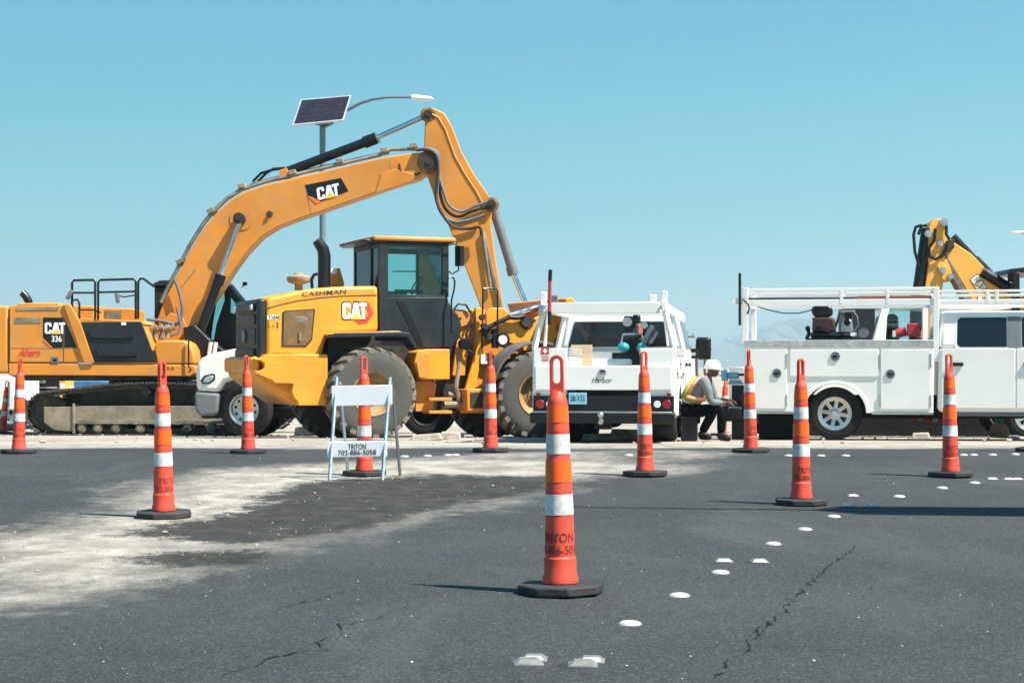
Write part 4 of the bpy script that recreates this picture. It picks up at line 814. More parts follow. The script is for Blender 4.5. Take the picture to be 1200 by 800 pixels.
lp('bucket', [(640, 352), (648, 350), (700, 400), (702, 470), (640, 492), (620, 489), (664, 462), (664, 410)], 'tan', -1.4, 1.4, .02, ref=-.56)
# wheels, fenders over the front pair
rl = .765; wl_ = .56
rw = Lo.p(438, 462, -1.35); fwx = rw.x + 3.08
for (x, sgn) in ((rw.x, 0), (fwx, 0)):
    for v, sd_ in ((-1.35 + wl_ / 2, -1), (1.35 - wl_ / 2, 1)):
        g = Vector((LX + Lo.c * x - Lo.s * v, LY + Lo.s * x + Lo.c * v)); wheel(Lo.o, (x, v, gz(g.y) - Lo.Z + rl + .0), rl, wl_, .36, sd_, MT['dusty'], MT['rimt'], 22, MT['dustlug'])
m = MB(); m.cyl((rw.x, -1, rl), (rw.x, 1, rl), .16); m.cyl((fwx, -1, rl + .03), (fwx, 1, rl + .03), .16); m.build('axle', MT['grease'], Lo.o)
for v0, v1 in ((-1.38, -.80), (.80, 1.38)):
    A = [R(a) for a in range(72, 186, 8)]; zc = rl + .03
    m = MB(); m.prism([(fwx + .86 * math.cos(a), zc + .90 * math.sin(a)) for a in A] + [(fwx + .90 * math.cos(a), zc + .95 * math.sin(a)) for a in reversed(A)], v0, v1)
    m.build('front_fender', MT['fend'], Lo.o, .01)

# ------------------------------------------------------------------ the white lorry between excavator and loader
T = Fr('white_lorry', 'white bonneted lorry peeking out between the excavator and the loader', 'truck', (288 - 600) / FP * 34.0, 35.0, 0)
def tp(name, pts, mt, v0, v1, bev=.03, par=None, ref=None): m = MB(); m.prism(T.poly(pts, v0 if ref is None else ref), v0, v1); return m.build(name, MT[mt], par or T.o, bev)
TV = -1.05
tp('hood', [(229, 436), (230, 428), (236, 419), (250, 413.5), (272, 409), (300, 405), (330, 404), (330, 440), (322, 449), (310, 447), (296, 443), (280, 443), (264, 448), (256, 460), (230, 458)], 'wht', TV, 1.05, .09)
tp('bumper', [(228, 459), (257, 461), (254, 484), (250, 487), (234, 487), (228, 480)], 'bumpg', TV - .01, 1.06, .05)
hl = tp('headlight', [(235, 445), (239, 440), (248, 437.5), (252, 438.5), (252, 445), (246, 449.5), (237, 450)], 'dglass', TV - .012, TV + .02, .01); tp('headlight_lens', [(237.5, 446), (240.5, 442), (247, 439.5), (250, 440.5), (249.5, 444.5), (245, 448), (239, 448.5)], 'galv', TV - .03, TV + .0, .012, par=hl)
q = T.q(228, 440, T.p(229, 440, TV).x)
m = MB(); a, b = T.p(229, 456, TV), T.p(229, 425, TV); m.bx(a.x - .015, a.x + .03, -.55, .55, a.z, b.z); m.build('grille', MT['black'], T.o, .02)
tp('cab', [(312, 404), (318, 372), (324, 362), (380, 358), (392, 362), (392, 470), (330, 470)], 'wht', TV, 1.05, .08); tp('side_window', [(322, 400), (326, 376), (350, 374), (350, 400)], 'dglass', TV - .01, TV + .02, .01)
tp('chassis', [(236, 478), (560, 478), (560, 490), (236, 490)], 'black', -.45, .45, .01); tp('flat_bed', [(400, 462), (560, 462), (560, 474), (400, 474)], 'bumpg', -1.15, 1.15, .02)
wr_ = .53
for px, w_, v in ((288, .28, -.92), (288, .28, .92), (500, .55, -.85), (500, .55, .85)):
    x = T.p(px, 478, TV).x; wheel(T.o, (x, v, wr_ + (gz(T.Y + v) - T.Z)), wr_, w_, .30, -1 if v < 0 else 1, MT['rub'], MT['silver' if px == 288 else 'black'], steer=R(-16) if px == 288 else 0)

# ------------------------------------------------------------------ the two white service trucks
def service_truck(F, zt=1.55, dual=False):
    """x forward from the back of the cab, near side y = -1"""
    o = F.o; wx, wr = -1.54, .41
    def b(name, x0, x1, y0, y1, z0, z1, mt, bev=.01, par=None): m = MB(); m.bx(x0, x1, y0, y1, z0, z1); return m.build(name, MT[mt], par or o, bev)
    arch = [(wx - .50, .44)] + [(wx + .49 * math.cos(R(a)), .42 + .47 * math.sin(R(a))) for a in range(172, 7, -12)] + [(wx + .50, .44)]
    for sd_ in (-1, 1):
        y0, y1 = (-1.0, -.52) if sd_ < 0 else (.52, 1.0); yf = sd_ * 1.0
        m = MB(); m.prism([(-2.93, .44)] + arch + [(-.06, .44), (-.06, zt), (-2.93, zt)], y0, y1); pk = m.build('side_compartment', MT['wht'], o, .012)
        b('top_plate', -2.922, -.05, y0 - .012, y1 + .012, zt - .10, zt + .012, 'plate', .006, pk)
        m = MB(); A = list(range(180, -1, -9)); m.prism([(wx + .525 * math.cos(R(a)), .44 + .49 * math.sin(R(a))) for a in A] + [(wx + .475 * math.cos(R(a)), .44 + .44 * math.sin(R(a))) for a in reversed(A)], yf, yf + sd_ * .018); m.build('wheel_arch_trim', MT['wht'], pk, .006)
        def dr(x0, x1, z0, z1, lx, lz):
            d = b('compartment_door', x0, x1, yf, yf + sd_ * .016, z0, z1, 'wht', .006, pk)
            return lx, lz
        for hx in (-2.275, -.855, -.105):
            m = MB(); m.bx(hx - .010, hx + .010, yf - .0, yf + sd_ * .021, .53, .72); m.build('hinge', MT['silver'], pk); m = MB(); m.bx(hx - .010, hx + .010, yf - .0, yf + sd_ * .021, zt - .42, zt - .20); m.build('hinge', MT['silver'], pk)
        L = [dr(-2.90, -2.27, .50, zt - .135, -2.42 if sd_ < 0 else -2.42, 1.05), dr(-2.22, -.88, 1.0, zt - .135, -1.53, 1.31), dr(-.845, -.10, .50, zt - .135, -.70, 1.04)]
        for lx, lz in L:
            m = MB(); m.disc((lx, yf + sd_ * .014, min(lz, zt - .22)), .066, sd_ * .012); m.build('latch_dish', MT['bumpg'], pk); m = MB(); m.lathe([(.066, 0), (.074, 0), (.074, sd_ * .014), (.066, sd_ * .014)], (lx, yf + sd_ * .014, min(lz, zt - .22)), 'y', 24); m.build('latch_rim', MT['silver'], pk); m = MB(); m.box((lx, yf + sd_ * .03, min(lz, zt - .22)), (.075, .014, .04)); m.build('latch_paddle', MT['gloss'], pk, .006)
        b('sill_rail', -2.93, -2.1, y0 + .01 if sd_ > 0 else y0 - .006, y1 + .006 if sd_ > 0 else y1, .42, .46, 'silver', .004, pk); b('sill_rail', -.98, -.06, y0 - .006 if sd_ < 0 else y0, y1 + .006 if sd_ > 0 else y1, .42, .46, 'silver', .004, pk)
        for x in (-2.1, -.3): b('mud_guard', x - .012, x + .012, y0 + .05, y1 - .05, .22, .46, 'black', .004) if x < -2 else None
    b('bed_floor', -2.9, -.05, -.52, .52, .90, .96, 'plate', .004); b('bed_front_wall', -.10, -.05, -.52, .52, .96, zt - .02, 'wht', .006)
    b('chassis', -2.85, 4.3, -.42, .42, .46, .70, 'black', .01); b('drive_shaft_cover', -1.9, .5, -.25, .25, .34, .5, 'black', .02); b('fuel_tank', .2, 1.3, -.75, -.45, .36, .6, 'black', .03)
    # cab
    m = MB(); m.prism([(.0, .50), (.02, 1.43), (2.72, 1.43), (2.9, 1.40), (4.0, 1.28), (4.16, 1.16), (4.22, .52), (3.98, .46), (3.9, .62), (3.72, .86), (3.35, .95), (3.0, .86), (2.82, .6), (2.78, .46), (.05, .46)], -1.0, 1.0); cb_ = m.build('cab_body', MT['wht'], o, .05, seg=3)
    g0, g1 = (.015, 2.80), (.05, 2.12); wy0, wy1, z0, z1 = .992, .88, 1.42, 2.0
    def gp(x, z, sd_, off=0): t = (z - z0) / (z1 - z0); return Vector((x, sd_ * (wy0 + (wy1 - wy0) * t + off), z))
    m = MB(); P = [(g0[0], -wy0, z0), (g0[1], -wy0, z0), (g0[1], wy0, z0), (g0[0], wy0, z0), (g1[0], -wy1, z1), (g1[1], -wy1, z1), (g1[1], wy1, z1), (g1[0], wy1, z1)]
    m.add(P, [(3, 2, 1, 0), (4, 5, 6, 7), (0, 1, 5, 4), (1, 2, 6, 5), (2, 3, 7, 6), (3, 0, 4, 7)]); m.build('cab_roof', MT['wht'], cb_, .07, seg=3)
    for sd_ in (-1, 1):
        for x0, x1, wxs in ((.06, 1.14, [(.33, 1.45), (1.02, 1.45), (1.02, 1.90), (.34, 1.90), (.30, 1.86), (.29, 1.50)]), (1.16, 2.55, [(1.24, 1.45), (2.46, 1.45), (2.08, 1.90), (1.24, 1.90)])):
            d = b('door', x0, x1, sd_ * .99, sd_ * 1.012, .52, 1.425, 'wht', .008, cb_)
            b('handle', x0 + .12 if x0 < 1 else x0 + .1, x0 + .32 if x0 < 1 else x0 + .3, sd_ * 1.01, sd_ * 1.045, 1.16, 1.215, 'gloss', .01, d)
            m = MB(); m.slab([gp(x, z, sd_, .002) for x, z in wxs], (0, sd_ * .010, 0)); m.build('side_window', MT['dglass'], cb_, .004)
        m = MB(); m.slab([gp(x, z, sd_, .001) for x, z in ((.26, 1.43), (2.54, 1.43), (2.10, 1.925), (.27, 1.925))], (0, sd_ * .005, 0)); m.build('window_surround', MT['wht'] , cb_, .002)
        m = MB(); m.slab([gp(x, z, sd_, .006) for x, z in ((1.03, 1.44), (1.23, 1.44), (1.23, 1.91), (1.03, 1.91))], (0, sd_ * .006, 0)); m.build('door_pillar', MT['bumpg'], cb_, .002)
        mm = MB(); mm.tube([(2.35, sd_ * 1.0, 1.42), (2.33, sd_ * 1.14, 1.44)], .03, 8); mm.tube([(2.35, sd_ * 1.0, 1.32), (2.33, sd_ * 1.14, 1.32)], .025, 8); mr_ = mm.build('mirror_arm', MT['gloss'], cb_)
        m = MB(); m.box((2.31, sd_ * 1.22, 1.47), (.10, .26, .38)); m.build('mirror_head', MT['gloss'], mr_ if False else cb_, .045)
        b('rocker_panel', .1, 2.75, sd_ * .93 - .04, sd_ * .93 + .04, .40, .50, 'bumpg', .02)
        m = MB(); m.prism([(4.05, .82), (4.2, .80), (4.17, 1.10), (4.02, 1.12)], sd_ * .72, sd_ * 1.005); m.build('headlight', MT['clearlens'], cb_, .02)
    b('grille', 4.18, 4.235, -.66, .66, .74, 1.16, 'black', .02, cb_); b('front_bumper', 4.15, 4.32, -1.0, 1.0, .40, .68, 'silver', .04, cb_)
    m = MB(); t0, t1 = 1.47, 1.92
    def rp(y, z, off=0): t = (z - z0) / (z1 - z0); return Vector((g0[0] + (g1[0] - g0[0]) * t - off, y, z))
    m.slab([rp(-.84, 1.47, .004), rp(.84, 1.47, .004), rp(.74, 1.87, .004), rp(-.74, 1.87, .004)], (-.012, 0, 0)); m.build('rear_window', MT['dglass'], cb_, .004)
    m = MB(); m.slab([(2.80 + .006 - (2.80 - 2.12) * (z - z0) / (z1 - z0), y, z) for y, z in ((-.86, 1.47), (.86, 1.47), (.72, 1.90), (-.72, 1.90))], (.012, 0, .004)); m.build('windscreen', MT['dglass'], cb_, .004)
    # wheels
    for x in (wx, 3.36):
        for sd_ in (-1, 1):
            w_ = .52 if dual and x < 0 else .28; wheel(o, (x, sd_ * (.97 - w_ / 2), wr + (gz(F.Y + F.s * x + F.c * sd_) - F.Z)), wr, w_, .245, sd_, MT['rub'], MT['silver'], style='slots')
    m = MB(); m.cyl((wx, -.8, wr), (wx, .8, wr), .075); m.ell((wx, 0, wr), (.17, .2, .17)); m.cyl((3.36, -.8, wr), (3.36, .8, wr), .06); m.build('axle', MT['black'], o)
    # rear
    b('tail_panel', -2.96, -2.93, -1.0, 1.0, .50, .74, 'gloss', .006); bp = b('rear_bumper', -3.18, -2.96, -1.02, 1.02, .355, .51, 'gloss', .02); 
    b('bumper_step', -3.17, -2.97, -.98, .98, .505, .522, 'silver', .004, bp)
    for sd_ in (-1, 1):
        for y, mt, r_ in ((sd_ * .90, 'redlens', .062), (sd_ * .765, 'clearlens', .05)):
            m = MB(); m.disc((-2.96, y, .625), r_, -.02, 'x'); l_ = m.build('tail_lamp', MT[mt], o, .006); m = MB(); m.lathe([(r_, 0), (r_ + .014, 0), (r_ + .014, -.016), (r_, -.016)], (-2.96, y, .625), 'x', 24); m.build('lamp_rim', MT['black'], l_)
        m = MB(); m.bx(-2.95, -2.93, sd_ * .93 - .03, sd_ * .93 + .03, .745, .78); m.build('side_marker', MT['redlens'], o, .004)
    m = MB(); m.tube([(-3.15, 0, .40), (-3.34, 0, .38)], .035, 8); m.cyl((-3.34, 0, .38), (-3.34, 0, .46), .02); m.ell((-3.34, 0, .48), (.045, .045, .045)); m.build('hitch_ball', MT['silver'], o)
    m = MB(); m.bx(-3.05, -2.85, -.12, .12, .27, .40); m.build('hitch_receiver', MT['black'], o, .01)
    return b
GT = 'white service body work trucks'
# the broadside one on the right
A = Fr('service_truck', 'white crew cab service truck seen broadside, with ladder rack and compressor', 'truck', 6.69, 26.98, -12, GT)
ab = service_truck(A, 1.55)
AV = -1.0
def arail(pts, r, name='rack_rail', v=AV + .06, mt='wht'):
    m = MB(); P = A.line(pts, v)
    for a, b in zip(P, P[1:]): d = b - a; m.box((a + b) / 2, ((d.length), r, r * 1.25), (0, -math.atan2(d.z, d.x), 0)); 
    return m.build(name, MT[mt], A.o, .008)
def apost(px, y0, y1, v=AV + .06, w=.085): m = MB(); a, b = A.p(px, y0, AV + .06), A.p(px, y1, AV + .06); m.bx(a.x - w / 2, a.x + w / 2, v - .04, v + .04, b.z, a.z); m.build('rack_post', MT['wht'], A.o, .006)
for v in (AV + .06, .94):
    for px, y0, y1 in ((873.5, 337, 404), (1097, 336.5, 424)): apost(px, y0, y1, v)
    for y, r_ in ((340.6, .05), (344.6, .03), (355.5, .085)):
        a, b = A.p(870, y, AV + .06), A.p(1096, y, AV + .06); m = MB(); m.bx(a.x, b.x, v - .025, v + .025, a.z - r_ * (.6 if v < 0 else .35), a.z + r_ * (.6 if v < 0 else .35)); m.build('rack_rail', MT['wht'], A.o, .006)
    for y, r_ in ((341.5, .03), (346.5, .03), (354.5, .06)):
        a, b = A.p(1098, y, AV + .06), A.p(1330, y + 1, AV + .06); m = MB(); m.bx(a.x, b.x, v - .025, v + .025, a.z - r_ * (.6 if v < 0 else .35), a.z + r_ * (.6 if v < 0 else .35)); m.build('rack_rail', MT['wht'], A.o, .006)
    for px in (986, 1040, 1157, 1168, 1215, 1280): a, b = A.p(px, 356, AV + .06), A.p(px, 340, AV + .06); m = MB(); m.bx(a.x - .025, a.x + .025, v - .028, v + .028, a.z, b.z); m.build('rack_upright', MT['wht'], A.o, .005)
for px in (873.5, 1097, 1285): a = A.p(px, 356, AV); m = MB(); m.bx(a.x - .04, a.x + .04, AV + .1, .9, a.z - .03, a.z + .05); m.build('rack_crossbar', MT['wht'], A.o, .006)
a, b = A.p(857, 353, AV + .2), A.p(872, 356, AV + .2); m = MB(); m.prism(A.poly([(856.5, 356.5), (862, 350), (872, 347), (872, 357.5)], AV + .1), AV + .05, AV + .35); m.build('rack_end_bracket', MT['wht'], A.o, .006)
m = MB(); m.cyl(A.p(867, 381, AV - .05), A.p(867, 320, AV - .05), .022, n=10); m.build('flag_whip', MT['gloss'], A.o)
m = MB(); m.tube(A.line([(876, 356), (884, 358), (900, 363), (918, 367), (936, 367), (952, 363)], AV + .3), .009, 5); m.tube(A.line([(870, 350), (877, 357), (878, 362), (876, 368)], AV - .02), .014, 5); m.build('cable', MT['gloss'], A.o)
# loads on the rack and bed: things of their own
def load(name, label, cat, F, pt):
    o = empty(name, Vector((F.X + F.c * pt.x - F.s * pt.y, F.Y + F.s * pt.x + F.c * pt.y, F.Z + pt.z)), F.yaw, label, cat); o['_'] = 0; del o['_']; return o, pt
q = A.p(1048, 349.4, AV + .3); ld, org = load('stepladder', 'faded red fibreglass ladder laid along the broadside truck rack', 'ladder', A, q)
for v in (-.2, .2): m = MB(); m.box((0, v, 0), (1.12, .05, .055)); m.build('ladder_rail', MT['salmon'], ld, .006)
for i in range(5): m = MB(); m.box((-.44 + i * .22, 0, 0), (.03, .36, .03)); m.build('rung', MT['alu'], ld)
q = A.p(936, 350, AV + .25); m = MB(); m.tube([(-.83, 0, 0), (.9, 0, .0)], .022, 8); o = m.build('dark_pipe', MT['maroon']); o.location = A.w(q); o.rotation_euler.z = A.yaw; tag(o, 'dark red pipe lying on the rack left of the ladder', 'pipe')
q = A.p(973, 398, -.2); cp, org = load('air_compressor', 'black engine driven air compressor on the bed of the broadside truck', 'compressor', A, q)
def cpart(name, pts, mt, v0, v1, bev=.01): m = MB(); m.prism([(x - q.x, z - q.z) for x, z in A.poly(pts, -.2)], v0, v1); return m.build(name, MT[mt], cp, bev)
def cline(pts): return [A.p(x, y, -.2) - q for x, y in pts]
cpart('tank', [(950, 397), (950, 389), (1000, 389), (1000, 397)], 'gloss', -.25, .25, .05)
cpart('air_filter', [(952, 368), (951, 362), (955, 358), (972, 358), (976, 362), (976, 369), (970, 372), (955, 372)], 'gloss', -.18, .15, .03); cpart('engine_block', [(952, 389), (953, 372), (978, 372), (980, 389)], 'grease', -.2, .2, .03)
m = MB(); a = cline([(969, 381)])[0]; m.disc((a.x, -.22, a.z), .11, -.06); m.disc((a.x, -.28, a.z), .06, -.03); m.build('pulley_guard', MT['maroon'], cp)
cpart('pump_block', [(984, 392), (985, 380), (989, 374), (998, 374), (1001, 392)], 'silver', -.18, .1, .03); cpart('cylinder_head', [(990, 374), (990, 366), (999, 366), (999, 374)], 'gloss', -.15, .1, .01); cpart('fin_plate', [(986, 366), (986, 364), (1002, 364), (1002, 366)], 'silver', -.15, .1, .003)
m = MB(); a = cline([(993, 378)])[0]; m.disc((a.x, -.19, a.z), .055, -.04); m.build('pump_cover', MT['gloss'], cp)
m = MB(); m.tube(cline([(978, 386), (982, 374), (984, 364), (989, 370)]), .02, 6); m.tube(cline([(1000, 390), (1006, 380), (1004, 370), (1000, 366)]), .016, 6); m.tube(cline([(953, 372), (955, 384), (952, 394)]), .02, 6); m.build('pipework', MT['bumpg'], cp)
m = MB(); m.tube(cline([(945, 397), (948, 391), (947, 386)]), .03, 8); a = cline([(946.5, 385)])[0]; m.ell(a, (.04, .04, .045)); m.build('gauge', MT['gloss'], cp)
cpart('label_plate', [(997, 390), (1004, 390), (1004, 394), (997, 394)], 'white', -.26, -.25, 0); cpart('skid_frame', [(945, 399), (945, 396.5), (1022, 396.5), (1022, 399)], 'gloss', -.3, .3, .005)
m = MB(); a = cline([(1012, 390)])[0]; m.disc((a.x, -.25, a.z), .085, .12); m.build('flywheel', MT['bumpg'], cp)
q = A.p(1063, 398, -.1); jk, org = load('floor_jack', 'dull red jack lying on the bed by the crew cab', 'jack', A, q)
m = MB(); P = [A.p(x, y, -.1) - q for x, y in ((1050, 391), (1062, 388))]; m.tube(P, .075, 10); m.box(P[1] + Vector((.12, 0, .02)), (.22, .2, .2)); m.build('jack_body', MT['rod'], jk, .015); m = MB(); m.box(P[0] + Vector((-.03, -.08, .0)), (.05, .02, .10)); m.build('label_plate', MT['white'], jk); m = MB(); m.tube([P[1] + Vector((.2, 0, -.1)), P[1] + Vector((.2, 0, .12))], .04, 8); m.build('jack_saddle', MT['yel'], jk)
# the bench vise on the rear bumper shelf and its stand
vq = A.p(864, 513, -.5)
vs_, _ = load('bench_vise', 'blue bench vise on a dark post behind the broadside truck', 'vise', A, Vector((vq.x, -.5, 0)))
def vpart(name, pts, mt, v0, v1, bev=.01): m = MB(); m.prism([(x - vq.x, z) for x, z in A.poly(pts, -.5)], v0, v1); return m.build(name, MT[mt], vs_, bev)
vpart('post', [(858, 514), (858, 451), (872, 451), (872, 514)], 'gloss', -.1, .1, .01); vpart('shelf', [(848, 493), (848, 474), (874, 474), (874, 493)], 'gloss', -.25, .25, .02); vpart('vise_base', [(853, 450), (855, 445), (868, 445), (871, 450)], 'blue', -.07, .07, .012)
vpart('vise_body', [(853, 444), (853, 436), (866, 436), (866, 444)], 'blue', -.06, .06, .02); vpart('vise_jaw', [(846, 446), (845, 434), (848, 431), (852, 433), (853, 446)], 'blue', -.075, .075, .015)
m = MB(); a, b = A.p(866, 439, -.5), A.p(876, 438.5, -.5); m.cyl((a.x - vq.x, 0, a.z), (b.x - vq.x, 0, b.z), .022, n=10); m.build('vise_screw', MT['gloss'], vs_); m = MB(); a = A.p(844.5, 440, -.5); m.cyl((a.x - vq.x, -.09, a.z), (a.x - vq.x, .09, a.z), .012, n=8); m.build('vise_handle', MT['silver'], vs_)
q = A.p(908, 514, .3); m = MB(); m.prism([(x - q.x, z) for x, z in A.poly([(889, 514), (889, 484), (930, 484), (930, 514)], .3)], 0, .5); o = m.build('storage_box', MT['gbox'], None, .02); o.location = A.w(Vector((q.x, .3, 0))); o.rotation_euler.z = A.yaw; tag(o, 'dark green box standing behind the broadside truck rear overhang', 'box')

# the one seen from behind in the middle
YW = 81.5
cx0, d0 = (707 - 600) / FP * 24.2, 24.2
B = Fr('service_truck', 'white service truck seen from behind with Harbor lettered on its tailgate', 'truck', cx0 + math.cos(R(YW)) * 2.93, d0 + math.sin(R(YW)) * 2.93, YW, GT)
bb_ = service_truck(B, 1.41, True); UR = -2.93
def bq(px, py, u=UR): return B.q(px, py, u)
def bface(name, pts, mt, u0, u1, bev=.006, par=None): m = MB(); m.prism([(p.y, p.z) for p in (bq(x, y, u0) for x, y in pts)], u0, u1, 'x'); return m.build(name, MT[mt], par or B.o, bev)
tg = bface('tailgate', [(627, 428.5), (787, 428.5), (787, 457), (627, 457)], 'wht', UR - .03, UR - .002, .012)
m = MB(); a = bq(706.5, 435.5, UR - .03); m.bx(a.x - .02, a.x + .01, a.y - .05, a.y + .05, a.z - .04, a.z + .035); m.build('tailgate_latch', MT['silver'], tg, .01); m = MB(); m.bx(a.x - .026, a.x - .015, a.y - .03, a.y + .03, a.z - .005, a.z + .02); m.build('latch_paddle', MT['gloss'], tg, .004)
t = MB(); a = bq(693.5, 448.3, UR - .034); t.text('Harbor', .075, a, (0, -1, 0), (0, 0, 1), .004, wid=.29, shear=.35); t.build('lettering', MT['bprint'], tg, recalc=False)
a, b = bq(666.5, 473.5, UR - .05), bq(687.5, 460, UR - .05)
m = MB(); m.bx(UR - .06, UR - .045, b.y, a.y, a.z, b.z); pl = m.build('number_plate', MT['npl'], B.o, .004)
t = MB(); t.text('38-Y33', (b.z - a.z) * .5, Vector((UR - .064, (a.y + b.y) / 2, a.z + (b.z - a.z) * .25)), (0, -1, 0), (0, 0, 1), .01, True, wid=.2); t.build('lettering', MT['bprint'], pl, recalc=False)
dcs = MB()
for x0, x1, y0, y1 in ((634, 643.5, 407.5, 415), ): pass
m = MB(); 
def bquad(m, x0, x1, y0, y1, off=.004): a, b = bq(x0, y1, UR - off), bq(x1, y0, UR - off); m.add([(UR - off, a.y, a.z), (UR - off, b.y, a.z), (UR - off, b.y, b.z), (UR - off, a.y, b.z)], [(0, 1, 2, 3)])
bquad(m, 634, 643.5, 407, 415); bquad(m, 634.5, 643.5, 417.3, 418.3); bquad(m, 634.5, 643, 419.3, 420.0); bquad(m, 635, 643, 421.0, 422.4); m.build('first_aid_sticker', MT['red'], B.o, recalc=False)
m = MB(); bquad(m, 637.6, 639.9, 408.3, 413.8, .006); bquad(m, 636.0, 641.5, 410.1, 412.1, .0064); m.build('sticker_cross', MT['white'], B.o, recalc=False)
# rack of the middle truck
zr = 1.98
for sd_ in (-1, 1):
    for u in (UR + .06, -.2):
        m = MB(); m.tube([(u, sd_ * .97, 1.10), (u, sd_ * .985, 1.45), (u, sd_ * .86, zr)], .045, 4); m.build('rack_post', MT['wht'], B.o)
    m = MB(); m.bx(UR - .05, 2.6, sd_ * .86 - .035, sd_ * .86 + .035, zr - .05, zr + .08); m.build('rack_rail', MT['wht'], B.o, .01); m = MB(); m.bx(UR + .02, UR + .1, sd_ * .86 - .04, sd_ * .86 + .04, zr, zr + .24); m.build('rack_end_post', MT['wht'], B.o, .008)
    m = MB(); m.bx(UR + .0, UR + .07, sd_ * .70 - .05, sd_ * .70 + .05, zr + .05, zr + .19); m.build('rack_clamp', MT['bumpg' if sd_ > 0 else 'wht'], B.o, .01)
for u in (UR + .04, -.2, 2.4): m = MB(); m.bx(u - .04, u + .04, -.84, .84, zr - .02, zr + .06); m.build('rack_crossbar', MT['wht'], B.o, .01)
m = MB(); m.bx(UR - .02, UR + .02, -.80, .80, zr - .075, zr + .085); m.build('rack_end_board', MT['wht'], B.o, .01)
for sd_ in (1, -1): m = MB(); m.slab([(UR + .3, sd_ * .90, 1.45), (UR + .55, sd_ * .90, 1.45), (UR + .35, sd_ * .845, zr - .04), (UR + .25, sd_ * .845, zr - .04)], (0, -.02 * sd_, 0)); m.build('rack_gusset', MT['wht'], B.o)
m = MB(); a0, a1, a2 = B.q(644, 380.5, UR - .12), B.q(644.5, 329, UR - .12), B.q(645, 316, UR - .12)
m.cyl(a0, a1, .026, n=10); fw = m.build('marker_pole', MT['rod'], B.o); m = MB(); m.cyl(a1, a2, .028, n=10); m.build('pole_tip', MT['gloss'], fw); m = MB(); m.cyl(a0, a0.lerp(a1, .3), .029, n=10); m.build('pole_sleeve', MT['gloss'], fw)
m = MB(); m.box((UR + .02, .86, zr - .02), (.16, .12, .14)); m.tube([(UR - .12, .84, zr - .05), (UR + .1, .80, zr + .06)], .03, 6); m.build('pole_clamp', MT['silver'], B.o, .01)
for px in (687, 755):
    m = MB(); a = B.q(px, 365.5, -.3); m.box((.3, a.y, 2.0), (.08, .06, .03)); m.build('roof_marker_lamp', MT['bumpg'], B.o, .008)
m = MB(); m.bx(.085, .10, -.20, .20, 1.90, 1.945); m.build('brake_lamp', MT['redlens'], B.o, .004)
# its load
def bload(name, label, cat, px, py, u): a = B.q(px, py, u); return load(name, label, cat, B, a)
q = B.q(689, 428, -.5); pw = MB(); a0, a1 = B.q(669, 428, -1.0), B.q(694, 404, -1.0); pw.box((0, 0, (a1.z - .96) / 2), (.03, abs(a0.y - a1.y), a1.z - .96), (0, .06, 0))
o = pw.build('plywood_sheet', MT['wood'], None, .003); pt = Vector((-1.0, (a0.y + a1.y) / 2, .96)); o.location = (B.X + B.c * pt.x - B.s * pt.y, B.Y + B.s * pt.x + B.c * pt.y, B.Z + pt.z); o.rotation_euler.z = B.yaw; tag(o, 'pale plywood sheet standing upright in the middle truck bed', 'board')
u_ = -1.6; o_, org = bload('engine_welder', 'dark machine with two teal reels in the middle truck bed', 'machine', 742, 427, u_)
def wl2(pts, uo=0): return [B.q(x, y, u_ + uo) - org for x, y in pts]
def wbox(name, x0, x1, y0, y1, mt, d=.3, uo=0, bev=.015): a, b = wl2([(x0, y1), (x1, y0)], uo); m = MB(); m.bx(uo, uo + d, b.y, a.y, a.z, b.z); return m.build(name, MT[mt], o_, bev)
wbox('machine_base', 717, 757, 413, 427.5, 'gloss', .5); wbox('machine_body', 728, 752, 396, 414, 'gloss', .4); 
for px, py, rx, ry in ((730.5, 407, 7, 6), (752, 407.5, 6, 6)): a = wl2([(px, py)], -.12)[0]; m = MB(); s2 = 25.5 / FP; m.ell(a, (.07, rx * s2, ry * s2)); m.build('teal_reel', MT['teal'], o_)
m = MB(); m.tube(wl2([(728, 402), (730, 392), (752, 391), (754, 400)], -.05), .016, 6); m.build('carry_frame', MT['silver'], o_)
wbox('engine_cover', 731, 742, 370, 389, 'gloss', .3, .1); wbox('air_cleaner', 741, 750, 368.5, 384, 'gloss', .2, .1, .03); wbox('muffler', 745, 752, 379, 392, 'bumpg', .2, -.05, .03)
m = MB(); m.tube(wl2([(754, 401), (765, 382)], -.1), .045, 6); m.build('bracket_arm', MT['bumpg'], o_, .008); m = MB(); m.tube(wl2([(761, 402), (770, 388)], -.12), .035, 6); m.build('bracket_arm', MT['bumpg'], o_, .008); wbox('red_guard', 748, 753, 380, 391, 'salmon', .05, -.08, .01)
m = MB(); a = wl2([(735, 377)], .05)[0]; m.disc((.08, a.y, a.z), .07, -.03, 'x'); m.build('fan_hub', MT['silver'], o_); m = MB(); a = wl2([(755, 381)], -.06)[0]; m.disc((-.05, a.y, a.z), .05, -.03, 'x'); m.build('fan_hub', MT['silver'], o_)
q = B.q(726, 428, -2.6); m = MB(); m.box((0, 0, 0), (.4, .33, .10)); o = m.build('white_bucket_lid', MT['white'], None, .03); a = B.q(726, 424.5, -2.6); o.location = (B.X + B.c * a.x - B.s * a.y, B.Y + B.s * a.x + B.c * a.y, B.Z + a.z); o.rotation_euler.z = B.yaw; tag(o, 'white flat case on the tailgate edge of the middle truck', 'case')
o.name = 'white_case'
